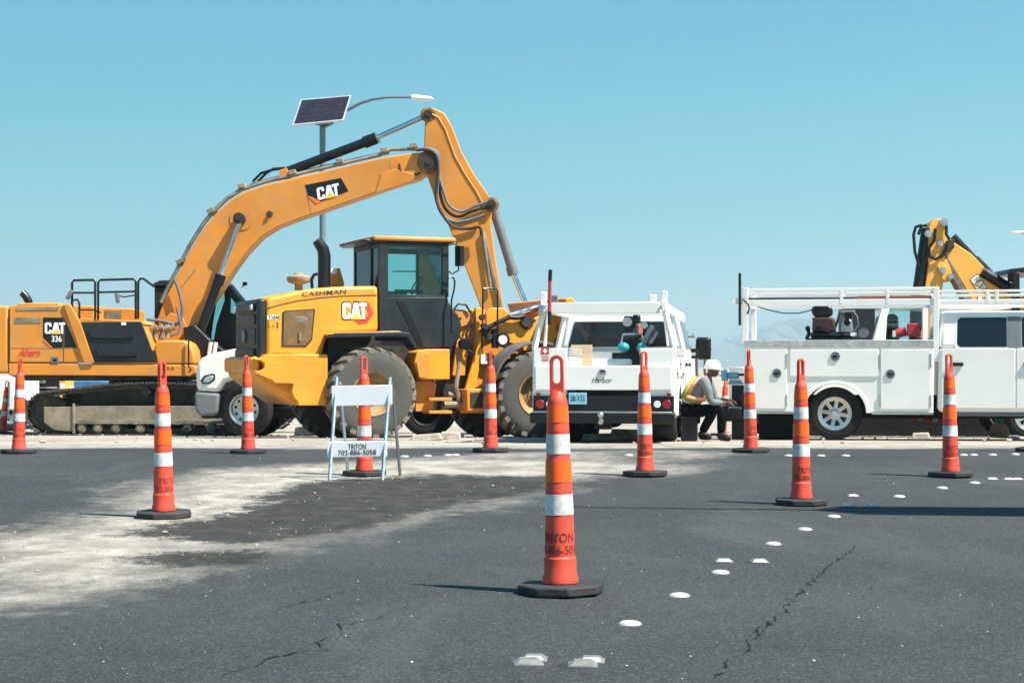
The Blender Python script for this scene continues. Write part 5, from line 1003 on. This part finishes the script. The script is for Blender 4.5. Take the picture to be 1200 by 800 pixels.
# ------------------------------------------------------------------ backhoe and white pickup beyond the broadside truck
K = Fr('backhoe_loader', 'yellow backhoe with folded arm rising behind the broadside white truck', 'backhoe', (1180 - 600) / FP * 34, 34.6, 0)
def kp(name, pts, mt, v0=-.2, v1=.2, bev=.015, par=None, ref=-.2): m = MB(); m.prism(K.poly(pts, ref), v0, v1); return m.build(name, MT[mt], par or K.o, bev)
st = kp('dipper', [(1086, 275), (1090, 262), (1096, 256.5), (1108, 256.5), (1111, 263), (1108, 275), (1107, 300), (1113, 312), (1117, 324), (1113, 330), (1106, 330), (1102, 350), (1097, 400), (1078, 400), (1082, 350), (1088, 310)], 'byel')
bm = kp('boom', [(1112, 278), (1118, 284), (1138, 297), (1165, 325), (1188, 338), (1210, 352), (1230, 380), (1180, 385), (1160, 378), (1142, 358), (1130, 335), (1112, 305), (1106, 292), (1107, 280)], 'byel', -.17, .17, ref=-.17)
kp('boom_underside', [(1107, 290), (1113, 305), (1137, 350), (1143, 360), (1136, 360), (1128, 348), (1109, 310)], 'frame', -.19, .15, .008, ref=-.19)
for px, py, r_, par in ((1087, 274, .075, st), (1105.5, 261, .085, st), (1101, 286, .06, st), (1103.5, 317, .07, st), (1113, 324, .06, st)):
    a = K.p(px, py, -.2); m = MB(); m.cyl((a.x, -.28, a.z), (a.x, -.19, a.z), r_, n=18); m.cyl((a.x, -.30, a.z), (a.x, -.27, a.z), r_ * .6, n=14); m.build('pin', MT['silver'], par)
kp('knuckle_guard', [(1108, 283), (1117, 280), (1118, 290), (1112, 296), (1107, 294)], 'grease', -.26, -.18, .01)
kp('link_plate', [(1098, 312), (1104, 308), (1113, 315), (1117, 325), (1112, 330), (1104, 328)], 'byel', -.24, -.19, .008)
m = MB(); m.cyl(K.p(1086, 268, -.1), K.p(1076, 338, -.1), .11, n=16); m.cyl(K.p(1076, 338, -.1), K.p(1073, 400, -.1), .14, n=16); m.build('crowd_cylinder', MT['gloss'], K.o)
m = MB(); m.cyl(K.p(1117, 277, -.05), K.p(1142, 304, -.05), .075, n=14); m.cyl(K.p(1142, 304, -.05), K.p(1160, 322, -.05), .10, n=14); m.cyl(K.p(1150, 318, -.15), K.p(1186, 340, -.15), .11, n=14); m.build('stick_cylinder', MT['gloss'], K.o)
kp('decal', [(1155, 316), (1163, 320), (1168, 326), (1160, 322)], 'gloss', -.20, -.19, 0)
m = MB(); m.tube(K.line([(1160, 316), (1172, 328), (1184, 338)], -.2), .02, 6); m.build('hydraulic_pipe', MT['chrome'], K.o)
for pts in ([(1080, 264), (1073, 266), (1070.5, 275), (1072, 295), (1077, 312)], [(1086, 264), (1080, 265), (1076, 275)], [(1096, 268), (1095, 282), (1089, 290), (1089, 300), (1096, 304), (1104, 300), (1110, 288)], [(1109, 264), (1109, 275), (1113, 281)]):
    m = MB(); m.tube(K.line(pts, -.26), .032, 7); m.build('hose', MT['gloss'], K.o)
ax = Vector((math.cos(R(-57)), 0, math.sin(R(-57)))); cat_logo(bm, K.p(1137, 327, -.174), ax, (math.sin(R(57)) * .9, 0, math.cos(R(57))), 10.5 * 34 / FP, 0, outline='bprint')
kp('logo_wedge', [(1145, 344), (1153, 350), (1160, 352), (1160, 356), (1147, 352)], 'red', -.18, -.17, 0, bm)
kp('cab_roof', [(1181, 321), (1184, 315), (1200, 313), (1290, 314), (1290, 321), (1200, 319)], 'gloss', -.9, 1.0, .02, ref=-.9)
for px in (1191, 1240, 1285): kp('cab_post', [(px - 4, 319), (px + 4, 319), (px + 5, 400), (px - 5, 400)], 'gloss', -.9, -.8, .01, ref=-.9); kp('cab_post', [(px - 4, 319), (px + 4, 319), (px + 5, 400), (px - 5, 400)], 'gloss', .9, 1.0, .01, ref=-.9)
kp('roof_lamp', [(1184, 321), (1189, 321), (1189, 330), (1184, 330)], 'gloss', -.8, -.6, .01, ref=-.8)
kp('body', [(1150, 400), (1290, 395), (1380, 410), (1380, 470), (1150, 470)], 'byel', -.75, .85, .05, ref=-.75); kp('swing_frame', [(1168, 360), (1215, 350), (1222, 440), (1160, 440)], 'byel', -.3, .3, .03, ref=-.3)
kp('hoe_bucket', [(1068, 398), (1100, 395), (1118, 420), (1110, 452), (1080, 458), (1060, 440)], 'grease', -.35, .35, .02)
for px, r_ in ((1215, .75), (1350, .55)):
    x = K.p(px, 470, -.9).x
    for v in (-.85, .95): wheel(K.o, (x, v, r_ + (gz(K.Y + v) - K.Z)), r_, .42, r_ * .55, -1 if v < 0 else 1, MT['rub'], MT['byel'], 18)
Q = Fr('parked_pickup', 'white pickup parked behind the broadside truck, showing its rear side windows', 'truck', (1045 - 600) / FP * 30.4, 31.4, 0)
def qp(name, pts, mt, v0=-.95, v1=.95, bev=.03, par=None, ref=-.95): m = MB(); m.prism(Q.poly(pts, ref), v0, v1); return m.build(name, MT[mt], par or Q.o, bev)
qp('cab_body', [(1024, 402), (1250, 402), (1256, 410), (1256, 470), (1024, 470)], 'wht')
qp('cab_roof', [(1034, 357), (1040, 354.5), (1180, 354.5), (1190, 358), (1190, 361), (1033, 361)], 'wht', -.75, .75, .02)
qp('cab_pillar', [(1022, 402), (1034, 358), (1043.5, 358), (1039.5, 372), (1038, 398), (1041, 402)], 'wht', -.95, -.86, .01); qp('cab_pillar', [(1022, 402), (1034, 358), (1043.5, 358), (1041, 402)], 'wht', .86, .95, .01)
qp('cab_pillar', [(1081, 402), (1081, 358), (1087, 358), (1087, 402)], 'wht', -.95, -.87, .01)
qp('side_window', [(1042, 359), (1082, 359), (1082, 402), (1041, 401), (1038.5, 396), (1039.5, 372)], 'glass', -.92, -.91, 0); 
qp('seat_back', [(1046, 402), (1047, 370), (1052, 366), (1058, 370), (1060, 402)], 'black', -.6, -.1, .03); qp('seat_back', [(1046, 402), (1047, 370), (1052, 366), (1058, 370), (1060, 402)], 'black', .1, .6, .03)
qp('bed', [(870, 430), (1024, 428), (1024, 470), (870, 470)], 'wht')
qp('bed_cabinet', [(1003, 430), (1003, 359), (1029, 359), (1029, 400), (1022, 430)], 'dkgrey', -.7, .7, .01)
for px in (915, 1205):
    x = Q.p(px, 470, -.9).x
    for v in (-.82, .82): wheel(Q.o, (x, v, .41), .41, .28, .245, -1 if v < 0 else 1, MT['rub'], MT['silver'], style='slots')

# ------------------------------------------------------------------ lamps, poles, far things
D = 48.0; U = D / FP
pl_g = Vector(((378 - CXP) * U, D, gz(D)))
SL = empty('solar_street_light', pl_g, 0, 'tall grey pole carrying a tilted solar panel and curved lamp arm behind the excavator boom', 'street light')
def slp(px, py, dy=0): return Vector(((px - CXP) * (D + dy) / FP - pl_g.x, dy, H + (HZP - py) * (D + dy) / FP - pl_g.z))
m = MB(); m.tube([(0, .06, 0), slp(378, 138, .06)], [.095, .085], 14); m.build('pole', MT['pole'], SL)
m = MB(); m.tube([slp(379, 137, .14), slp(398, 133, .25), slp(411, 127, .1), slp(422, 121, .1), slp(436, 116.5, .1), slp(452, 114.2, .1), slp(470, 113.8, .1), slp(481, 114.2, .1)], [.05] * 4 + [.045, .04, .035, .035], 8); m.build('lamp_arm', MT['pole'], SL)
hd = MB(); P = [slp(481, 112.2, .1), slp(488, 111.8, .1), slp(505, 114, .1), slp(509, 117, .1), slp(502, 118.2, .1), slp(482, 116.4, .1)]; hd.slab([p + Vector((0, -.13, 0)) for p in P], (0, .26, 0)); hd.build('lamp_head', MT['lampw'], SL, .03)
c4 = [slp(352.5, 117, .35), slp(411.5, 112, .35), slp(402.5, 141, -.30), slp(342.5, 147, -.30)]
ax, ay = c4[1] - c4[0], c4[3] - c4[0]; nn = ax.cross(ay).normalized(); nn = nn if nn.y < 0 else -nn
def pq(u, v, k=0): return c4[0].lerp(c4[1], u).lerp(c4[3].lerp(c4[2], u), v) + nn * k
m = MB(); m.slab([pq(.02, .03), pq(.98, .03), pq(.98, .97), pq(.02, .97)], nn * -.02); pb = m.build('solar_panel', MT['black'], SL)
m = MB()
for a in ((0, 0, 1, .035), (0, .965, 1, 1), (0, .035, .025, .965), (.975, .035, 1, .965)): m.slab([pq(a[0], a[1], .01), pq(a[2], a[1], .01), pq(a[2], a[3], .01), pq(a[0], a[3], .01)], nn * -.05)
m.build('panel_frame', MT['alu'], pb)
for i in range(9):
    for j in range(5):
        u0_, u1_, v0_, v1_ = .03 + .94 * i / 9 + .004, .03 + .94 * (i + 1) / 9 - .004, .045 + .91 * j / 5 + .008, .045 + .91 * (j + 1) / 5 - .008
        m = MB(); m.slab([pq(u0_, v0_, .001), pq(u1_, v0_, .001), pq(u1_, v1_, .001), pq(u0_, v1_, .001)], nn * .004); m.build('solar_cell', MT['cell'], pb)
m = MB(); m.tube([slp(378, 148, .06), slp(379, 139, .06)], .10, 10); m.tube([slp(378, 150), slp(390, 144, -.1)], .05, 8); m.tube([slp(370, 146, -.2), slp(390, 143.5, -.2)], .03, 6); m.build('panel_bracket', MT['pole'], SL)
D2 = 62.0
g2 = Vector(((1262 - CXP) * D2 / FP, D2, gz(D2))); S2 = empty('street_lamp', g2, 0, 'street lamp head reaching in at the right edge above the backhoe', 'street light')
def s2p(px, py): return Vector(((px - CXP) * D2 / FP - g2.x, 0, H + (HZP - py) * D2 / FP - g2.z))
m = MB(); m.tube([(0, 0, 0), s2p(1262, 290)], [.11, .08], 12); m.build('pole', MT['pole'], S2); m = MB(); m.tube([s2p(1262, 292), s2p(1245, 280), s2p(1220, 273), s2p(1197, 272.3)], .05, 8); m.build('lamp_arm', MT['pole'], S2)
m = MB(); P = [s2p(1181, 272.6), s2p(1188, 271.3), s2p(1198, 270.8), s2p(1199, 273.3), s2p(1190, 274.5)]; m.slab([p + Vector((0, -.15, 0)) for p in P], (0, .3, 0)); m.build('lamp_head', MT['lampw'], S2, .03)
for px, yt, Dd, lab, crs in ((804, 388, 150, 'brown utility pole with crossarm beside the middle truck mirror', 1), (816.5, 403, 170, 'brown utility pole just below the truck mirror, middle of three', 0), (826, 404, 190, 'thin utility pole above the white hard hat', 1)):
    g = Vector(((px - CXP) * Dd / FP, Dd, gz(Dd))); o = empty('utility_pole', g, 0, lab, 'pole', 'distant utility poles'); zt_ = H + (HZP - yt) * Dd / FP - g.z
    m = MB(); m.tube([(0, 0, 0), (0, 0, zt_)], [.17, .12], 8); m.build('pole', MT['wpole'], o)
    for i in range(2 if crs else 1): m = MB(); m.box((0, -.1, zt_ - .5 - i * 1.1), (1.5 - .3 * i, .12, .14)); m.build('crossarm', MT['wpole'], o)
    for x in (-.6, .6): m = MB(); m.cyl((x, -.1, zt_ - .45), (x, -.1, zt_ - .2), .05, n=6); m.build('insulator', MT['bumpg'], o)
# signal mast outside the right edge: its long arm throws the thin shadow across the lanes
mg = Vector((11.2, 10.45, 0)); mo_ = empty('mast_arm_pole', mg, 0, 'steel pole beyond the right edge whose long arm shades the lanes', 'pole')
ah = 7.0
m = MB(); m.tube([(0, 0, 0), (0, 0, ah + .4)], [.26, .20], 20); m.build('pole', MT['pole'], mo_)
m = MB(); m.tube([(0, 0, ah), (-2.4, .16, ah), (-4.35, .34, ah)], [.44, .40, .34], 14); m.tube([(-4.3, .34, ah), (-4.6, .37, ah)], [.34, .12], 14); m.build('mast_arm', MT['pole'], mo_)
m = MB(); m.tube([(-4.5, .36, ah), (-6.6, .62, ah)], [.045, .025], 10); m.build('arm_tip', MT['pole'], mo_)
m = MB(); m.lathe([(.001, 0), (.42, 0), (.42, .04), (.3, .06), (.001, .06)], n=20, close=False); m.build('base_plate', MT['pole'], mo_)
# behind the excavator tail: a dark fronted pickup, a trailer, faded blue sheet, fuel box
FQ = Fr('dark_pickup', 'black fronted pickup facing the camera behind the excavator track', 'truck', (40 - 600) / FP * 43, 43.5)
def fq(px, py, v=0): return FQ.p(px, py, v)
def fbox(name, x0, x1, y0, y1, v0, v1, mt, bev=.03, par=None): a, b = fq(x0, y1, v0), fq(x1, y0, v0); m = MB(); m.bx(a.x, b.x, v0, v1, a.z, b.z); return m.build(name, MT[mt], par or FQ.o, bev)
fbox('body', 29, 72, 436, 492, .06, 4.5, 'gloss', .06); fbox('cab', 33, 70, 418, 440, 1.6, 3.6, 'gloss', .1); gr = fbox('grille', 31, 69, 441, 466, 0, .1, 'black', .02)
for y in (454, 459, 463): fbox('grille_bar', 33, 67, y - .8, y + .8, -.03, .02, 'silver', .006, gr)
a = fq(49, 447, -.02); m = MB(); m.ell((a.x, -.03, a.z), (.10, .02, .055)); m.build('badge', MT['silver'], gr)
fbox('bumper', 29, 72, 478, 490, -.12, .1, 'bumpg', .04)
for px in (33, 66):
    x = fq(px, 490, 0).x; wheel(FQ.o, (x, 1.0, .40), .40, .26, .24, -1, MT['rub'], MT['silver'], steer=R(90))
WT = Fr('white_trailer', 'white trailer end with dark tyre at the left edge behind the excavator', 'trailer', (-40 - 600) / FP * 41, 41.6)
a, b = WT.p(-110, 480, -.6), WT.p(16.5, 441, -.6); m = MB(); m.bx(a.x, b.x, -.6, 1.6, a.z, b.z); m.build('box_body', MT['wht'], WT.o, .03); m = MB(); m.bx(a.x, b.x - .1, -.5, 1.5, a.z - .12, a.z); m.build('chassis', MT['black'], WT.o)
for px in (2, -60):
    x = WT.p(px, 480, -.6).x; wheel(WT.o, (x + .2, -.45, .45), .45, .26, .26, -1, MT['rub'], MT['silver'])
m = MB(); a = WT.p(14, 462, -.61); m.box((a.x - .06, -.61, a.z), (.01, .012, .6)); m.build('panel_seam', MT['bumpg'], WT.o)
def simple(name, lab, cat, px, py0, py1, w_px, D_, mt, bev=.02, dep=.8, grp=None):
    s_ = D_ / FP; x = (px - CXP) * s_; z0 = H + (HZP - py1) * s_; z1 = H + (HZP - py0) * s_; m = MB(); m.bx(-w_px * s_ / 2, w_px * s_ / 2, 0, dep, 0, z1 - z0); o = m.build(name, MT[mt], None, bev); o.location = (x, D_, z0); return tag(o, lab, cat, grp)
def stack(name, lab, cat, px, py0, w_px, D_, mt, parts):
    s_ = D_ / FP; o = empty(name, ((px - CXP) * s_, D_, gz(D_)), 0, lab, cat)
    zt_ = H + (HZP - py0) * s_ - o.location.z; w = w_px * s_
    for nm, x0, x1, z0, z1, y0, y1, mm in parts: m = MB(); m.bx(-w / 2 + w * x0, -w / 2 + w * x1, y0, y1, zt_ * z0, zt_ * z1); m.build(nm, MT[mm], o, .03)
stack('flatbed_load', 'long blue sheeted load seen through the gap under the excavator body', 'load', 128, 442, 92, 44, 'blueload', [('deck', 0, 1, .35, .5, 0, 2.0, 'bumpg'), ('sheet', 0, .62, .5, .93, .05, 1.9, 'blueload'), ('bundle', .62, 1, .5, 1.0, .1, 1.8, 'plate'), ('bundle', .2, .5, .5, .62, -.05, .1, 'plate'), ('skid', .05, .12, 0, .35, .2, 1.8, 'wpole'), ('skid', .85, .92, 0, .35, .2, 1.8, 'wpole')])
stack('yellow_hopper', 'small yellow hopper between the dark grille and the blue load', 'hopper', 75, 443, 12, 41, 'yel', [('bin', 0, .75, .3, 1, 0, .7, 'byel'), ('lid', .1, .6, .78, .9, -.03, 0, 'white'), ('leg', .05, .2, 0, .3, .1, .6, 'wpole'), ('leg', .6, .75, 0, .3, .1, .6, 'wpole'), ('spout', .75, 1, .6, .85, .2, .5, 'white')])
# barriers and cones beyond the worker, and at the far left
for px, D_, lab in ((846, 33, 'faded cone leaning behind the seated worker'), (3, 38.5, 'far orange cone at the left edge by the trailer tyre')):
    c = copy_tree(proto); c.location = ((px - CXP) * D_ / FP, D_, gz(D_)); c.rotation_euler = (0, R(5), .5); tag(c, lab, 'traffic cone', GC); c.scale = (1.05, 1.05, 1.02)
c = copy_tree(proto); q = A.p(1087, 495, .9); c.location = A.w(Vector((q.x + .45, .9, .26))); c.rotation_euler = (0, R(-84), .0); c.scale = (.8, .8, .8); tag(c, 'orange cone lying on its side under the broadside truck', 'traffic cone', GC)
stack('block_wall', 'low grey block wall in the gap behind the seated worker', 'wall', 880, 482, 150, 60, 'concrete', [('wall', 0, 1, 0, .92, 0, .3, 'concrete'), ('coping', 0, 1, .92, 1, -.03, .33, 'concrete')])
stack('gap_filler_box', 'added low dark box filling the gap under the broadside truck', 'filler box', 1075, 472, 330, 33.2, 'black', [('side_plate', 0, 1, .02, .94, 0, .08, 'black'), ('side_plate', 0, 1, .02, .94, 1.3, 1.38, 'grease'), ('spreader', .02, .05, .3, .6, .08, 1.3, 'rod'), ('spreader', .95, .98, .3, .6, .08, 1.3, 'rod'), ('top_rail', 0, 1, .94, 1, -.03, .11, 'black')])  # added black box that keeps the gap under the truck dark
# tan stand-in with a blue top for a sleeve and glove, broken concrete and gravel along the verge
bg_ = empty('tan_blue_standin', A.w(Vector((A.p(1171, 500, .8).x, .8, 0))), 0, 'tan shape with blue top standing in for a sleeve and glove under the broadside truck', 'stand-in')
m = MB(); m.lathe([(.001, 0), (.15, .01), (.17, .08), (.14, .17), (.07, .24), (.05, .25), (.001, .25)], n=14, close=False); m.build('tan_lump', MT['canvas'], bg_); m = MB(); m.lathe([(.001, .24), (.06, .24), (.055, .29), (.075, .34), (.001, .33)], n=10, close=False); m.build('blue_top', MT['teal'], bg_)
rs = MB(); rnd = random.Random(3)
def rock(x, y, r):
    n = 6; pts = []
    for k_, (zz, f) in enumerate(((-.05, .8), (.35, 1), (.75, .6))):
        for j in range(n): a = 2 * math.pi * j / n + rnd.random() * .6; pts.append((x + r * f * math.cos(a) * rnd.uniform(.7, 1.2), y + r * f * math.sin(a) * rnd.uniform(.7, 1.2), gz(y) + r * zz * rnd.uniform(.6, 1.1)))
    rs.add(pts, [(i * n + j, i * n + (j + 1) % n, (i + 1) * n + (j + 1) % n, (i + 1) * n + j) for i in range(2) for j in range(n)] + [tuple(range(2 * n, 3 * n))])
for i in range(700): y = rnd.uniform(22.3, 38); rock(rnd.uniform(-11.5, 11.5), y, min(.06, .008 + rnd.expovariate(110)))
for i in range(260):
    px, py = rnd.uniform(0, 640), rnd.uniform(548, 700); g = ground(px, py); q_ = np.array([[g.x, g.y]])
    if sd_poly(q_, outer)[0] > .1: rock(g.x, g.y, min(.022, .004 + rnd.expovariate(260)))
for i in range(160): g = ground(rnd.uniform(0, 1200), rnd.uniform(530, 795)); rock(g.x, g.y, min(.009, .003 + rnd.expovariate(500)))
o = rs.build('rubble', MT['stone'], None, ang=20); o['kind'] = 'stuff'
slabs = [(500, 513, 26.5, .5, .1), (528, 512, 27.5, .35, .12), (690, 508, 27.0, .9, .10), (735, 505, 28.5, .6, .16), (1079, 510, 28.8, .3, .10), (1176, 509, 29.0, .5, .05), (1192, 512, 28.4, .4, .05), (360, 508, 34.5, .5, .2)]
for i, (px, py, D_, w, h) in enumerate(slabs):
    m = MB(); m.box((0, 0, h / 2), (w, .35, h), (0, R(rnd.uniform(-5, 5)), rnd.uniform(-.5, .5)), .85); o = m.build('concrete_chunk', MT['stone'], None, .015); o.location = ((px - CXP) * D_ / FP, D_, gz(D_) - .01)
    tag(o, ['pale broken slab in the shade left of the loader step', 'pale broken slab by the loader front cone', 'long pale slab seen between the middle truck rear wheels', 'thick pale block seen under the middle truck bumper', 'pale chunk under the broadside truck door gap', 'long pale strip under the crew cab', 'pale strip under the right edge of the crew cab', 'pale heap behind the loader rear tyre'][i], 'rubble', 'broken concrete pieces on the verge')

# ------------------------------------------------------------------ the seated worker
Wp = Fr('person', 'seated worker in white hard hat and lime vest facing right beside the middle truck', 'person', (818 - 600) / FP * 25.6, 25.6, -8)
def w3(px, py, dv=0): q = Wp.p(px, py, 0); return Vector((q.x, dv, q.z))
def skin(name, chains, mt, par, sub=2, root=None):
    """chains: lists of (point, radius or (rx, ry)); points shared by position join the limbs into one skinned surface"""
    V, Ed, Rd, ix = [], [], [], {}
    for ch in chains:
        last = None
        for p, r_ in ch:
            key = tuple(round(c, 4) for c in p)
            if key not in ix: ix[key] = len(V); V.append(tuple(p)); Rd.append(r_ if isinstance(r_, tuple) else (r_, r_))
            i = ix[key]
            if last is not None and i != last: Ed.append((last, i))
            last = i
    me = bpy.data.meshes.new(name); me.from_pydata(V, Ed, []); o = bpy.data.objects.new(name, me); COL.objects.link(o); o.parent = par
    sm = o.modifiers.new('skin', 'SKIN'); sm.use_smooth_shade = True
    for i, r_ in enumerate(Rd): me.skin_vertices[0].data[i].radius = r_; me.skin_vertices[0].data[i].use_root = i == 0
    s2 = o.modifiers.new('sub', 'SUBSURF'); s2.levels = sub; s2.render_levels = sub; me.materials.append(MT[mt]); return o
hip = w3(808, 480); waist = w3(810, 468); chest = w3(819, 453); neck0 = w3(828.5, 442.5); neck = w3(832, 438); head = w3(835.5, 433); crown = w3(835, 425); chin = w3(840.5, 441); nose = w3(843.8, 434.5)
sN, sF = w3(826.5, 445, -.19), w3(829, 444.5, .19); eN, eF = w3(833.5, 470.5, -.25), w3(838, 468, .22); hN, hF = w3(850, 471.5, -.10), w3(852, 469, .10)
hpN, hpF = w3(809, 483, -.10), w3(809, 482, .10); kN, kF = w3(845, 479, -.13), w3(838, 480.5, .17); aN, aF = w3(845, 507.5, -.12), w3(822, 508, .16); tN, tF = w3(857, 512, -.13), w3(834, 512.5, .18)
def fingers(h, d, side, spread=1):
    ch = []; d = Vector(d).normalized(); up = Vector((0, 1, 0)) * side; dn = Vector((0, 0, -1)); pc = h + d * .045
    for i, (off, ln) in enumerate(((-.030, .070), (-.010, .078), (.010, .073), (.029, .058))):
        k0 = pc + up * off + d * .03; ch.append([(h, .024), (pc, (.022, .034)), (k0, .010), (k0 + d * ln * .45 + dn * .008, .009), (k0 + d * ln * .8 + dn * .03, .008), (k0 + d * ln * .9 + dn * .05, .0065)])
    th = h + d * .022 - up * .034 + dn * .005; ch.append([(h, .024), (th, .012), (th + d * .035 - up * .012 + dn * .012, .010), (th + d * .06 + dn * .022, .008)])
    return ch
body_ch = [[(hip, .12), (waist, .11), (chest, .12), (neck0, .065), (neck, .052), (head, (.085, .075)), (crown, .07)], [(head, (.085, .075)), (chin, .042)], [(head, (.085, .075)), (nose, .014)],
           [(chest, .12), (sN, .06), (eN, .042), (hN, .026)], [(chest, .12), (sF, .06), (eF, .042), (hF, .026)], [(hip, .12), (hpN, .085), (kN, .056), (aN, .04), (tN, .035)], [(hip, .12), (hpF, .085), (kF, .056), (aF, .04), (tF, .035)]]
body_ch += fingers(hN, (1, 0, -.15), -1) + fingers(hF, (1, -.1, -.1), 1)
skin('body', body_ch, 'skin', Wp.o)
skin('shirt', [[(w3(808, 477), (.15, .155)), (waist, (.145, .155)), (chest, (.14, .175)), (neck0, .075), (w3(830.5, 440), .062)], [(chest, (.14, .175)), (sN, .078), (w3(830, 457, -.23), .07), (eN, .06), (w3(842, 471, -.18), .05), (w3(847, 471.4, -.13), .04)], [(chest, (.14, .175)), (sF, .078), (eF, .06), (w3(846, 469, .15), .042)]], 'shirt', Wp.o)
skin('vest', [[(w3(807.5, 474), (.165, .175)), (waist, (.162, .175)), (w3(814, 460), (.158, .185)), (w3(820, 452), (.150, .19)), (w3(826, 445), (.105, .15))]], 'vest', Wp.o)
for pts in ([(804.5, 463.5, -.02), (806.5, 465, -.17), (815, 466.5, -.19), (824, 467.5, -.12), (827, 467.5, 0)], [(808, 462, -.1), (812, 452, -.17), (819, 444, -.16), (825, 440.5, -.12)], [(826, 441, -.12), (829.5, 449, -.10), (829, 458, -.13), (826, 467, -.14)]):
    m = MB(); P = [w3(*p) for p in pts]
    vs_l = []; 
    for i, p in enumerate(P):
        t = (P[min(i + 1, len(P) - 1)] - P[max(i - 1, 0)]).normalized(); b_ = t.cross(Vector((0, 1, 0)) if abs(t.y) < .9 else Vector((1, 0, 0))).normalized() * .032
        for s_ in (-1, 1): vs_l += [p + b_ * s_ + Vector((0, -.03, 0)), p + b_ * s_ + Vector((0, .03, 0))]
    m.tube([p + Vector((0, .0, 0)) for p in P], .036, 6); m.build('vest_tape', MT['vesto'], Wp.o); m = MB(); m.tube([p + Vector((.004, -.006 if p.y < -.05 else 0, .002)) for p in P], .0345, 6) if False else m.tube([p + Vector((0, -.022, 0)) for p in P], .017, 6); m.build('reflective_strip', MT['refl'], Wp.o)
skin('shirt_tail', [[(w3(806, 478), (.135, .16)), (w3(808, 473), (.14, .16))], [(w3(806, 478), (.135, .16)), (w3(812, 480), (.11, .16))]], 'white', Wp.o)
skin('trousers', [[(w3(808, 480), (.145, .16)), (hpN, .115), (w3(828, 480, -.13), .10), (kN, .083), (w3(846, 493, -.125), .075), (aN, .066)], [(w3(808, 480), (.145, .16)), (hpF, .115), (w3(824, 481, .15), .10), (kF, .083), (w3(829, 494, .165), .075), (aF, .066)]], 'cloth', Wp.o)
for a_, t_ in ((aN, tN), (aF, tF)): skin('boot', [[(a_ + Vector((0, 0, .04)), .062), (Vector((a_.x, a_.y, .055)), .056), (Vector((a_.x + .09, a_.y, .05)), (.048, .05)), (Vector((t_.x, t_.y, .04)), (.036, .045))], [(Vector((a_.x, a_.y, .055)), .056), (Vector((a_.x - .05, a_.y, .045)), .042)]], 'black', Wp.o)
hc = w3(835, 432.5); m = MB(); tl = .10
m.lathe([(.125, 0), (.128, .012), (.124, .05), (.108, .09), (.075, .122), (.03, .138), (.001, .14)], n=28, close=False); m.ell((.04, 0, .004), (.145, .118, .012)); m.box((0, 0, .13), (.16, .025, .02))
h_ = m.build('hard_hat', MT['hat'], Wp.o, ang=50); h_.location = hc; h_.rotation_euler = (0, R(4), 0)
for v in (-.078, .078): m = MB(); q = w3(833, 436.5); m.ell((q.x, v, q.z), (.016, .010, .028)); m.build('ear', MT['skin'], Wp.o)
for v in (-.03, .03): m = MB(); q = w3(841.3, 433.6); m.ell((q.x + .004, v, q.z), (.012, .014, .009)); m.build('eye', MT['white'], Wp.o)
m = MB(); q = w3(842.5, 438.3); m.ell((q.x, 0, q.z), (.012, .026, .007)); m.build('mouth', MT['grease'], Wp.o)
# what he sits on
g = w3(808, 500); bk_ = empty('black_crate', (Wp.X + Wp.c * g.x, Wp.Y + Wp.s * g.x + .02, gz(Wp.Y)), R(-8), 'black crate the worker sits on beside the middle truck rear tyre', 'crate')
m = MB(); m.bx(-.12, .12, -.2, .2, .0, .34); m.build('crate_body', MT['gloss'], bk_, .015); m = MB(); m.bx(-.13, .13, -.21, .21, .33, .37); m.build('crate_rim', MT['black'], bk_, .01)
for v in (-.203,): m = MB(); m.bx(-.06, .06, v - .006, v + .01, .22, .26); m.build('hand_hole', MT['black'], bk_, .004)
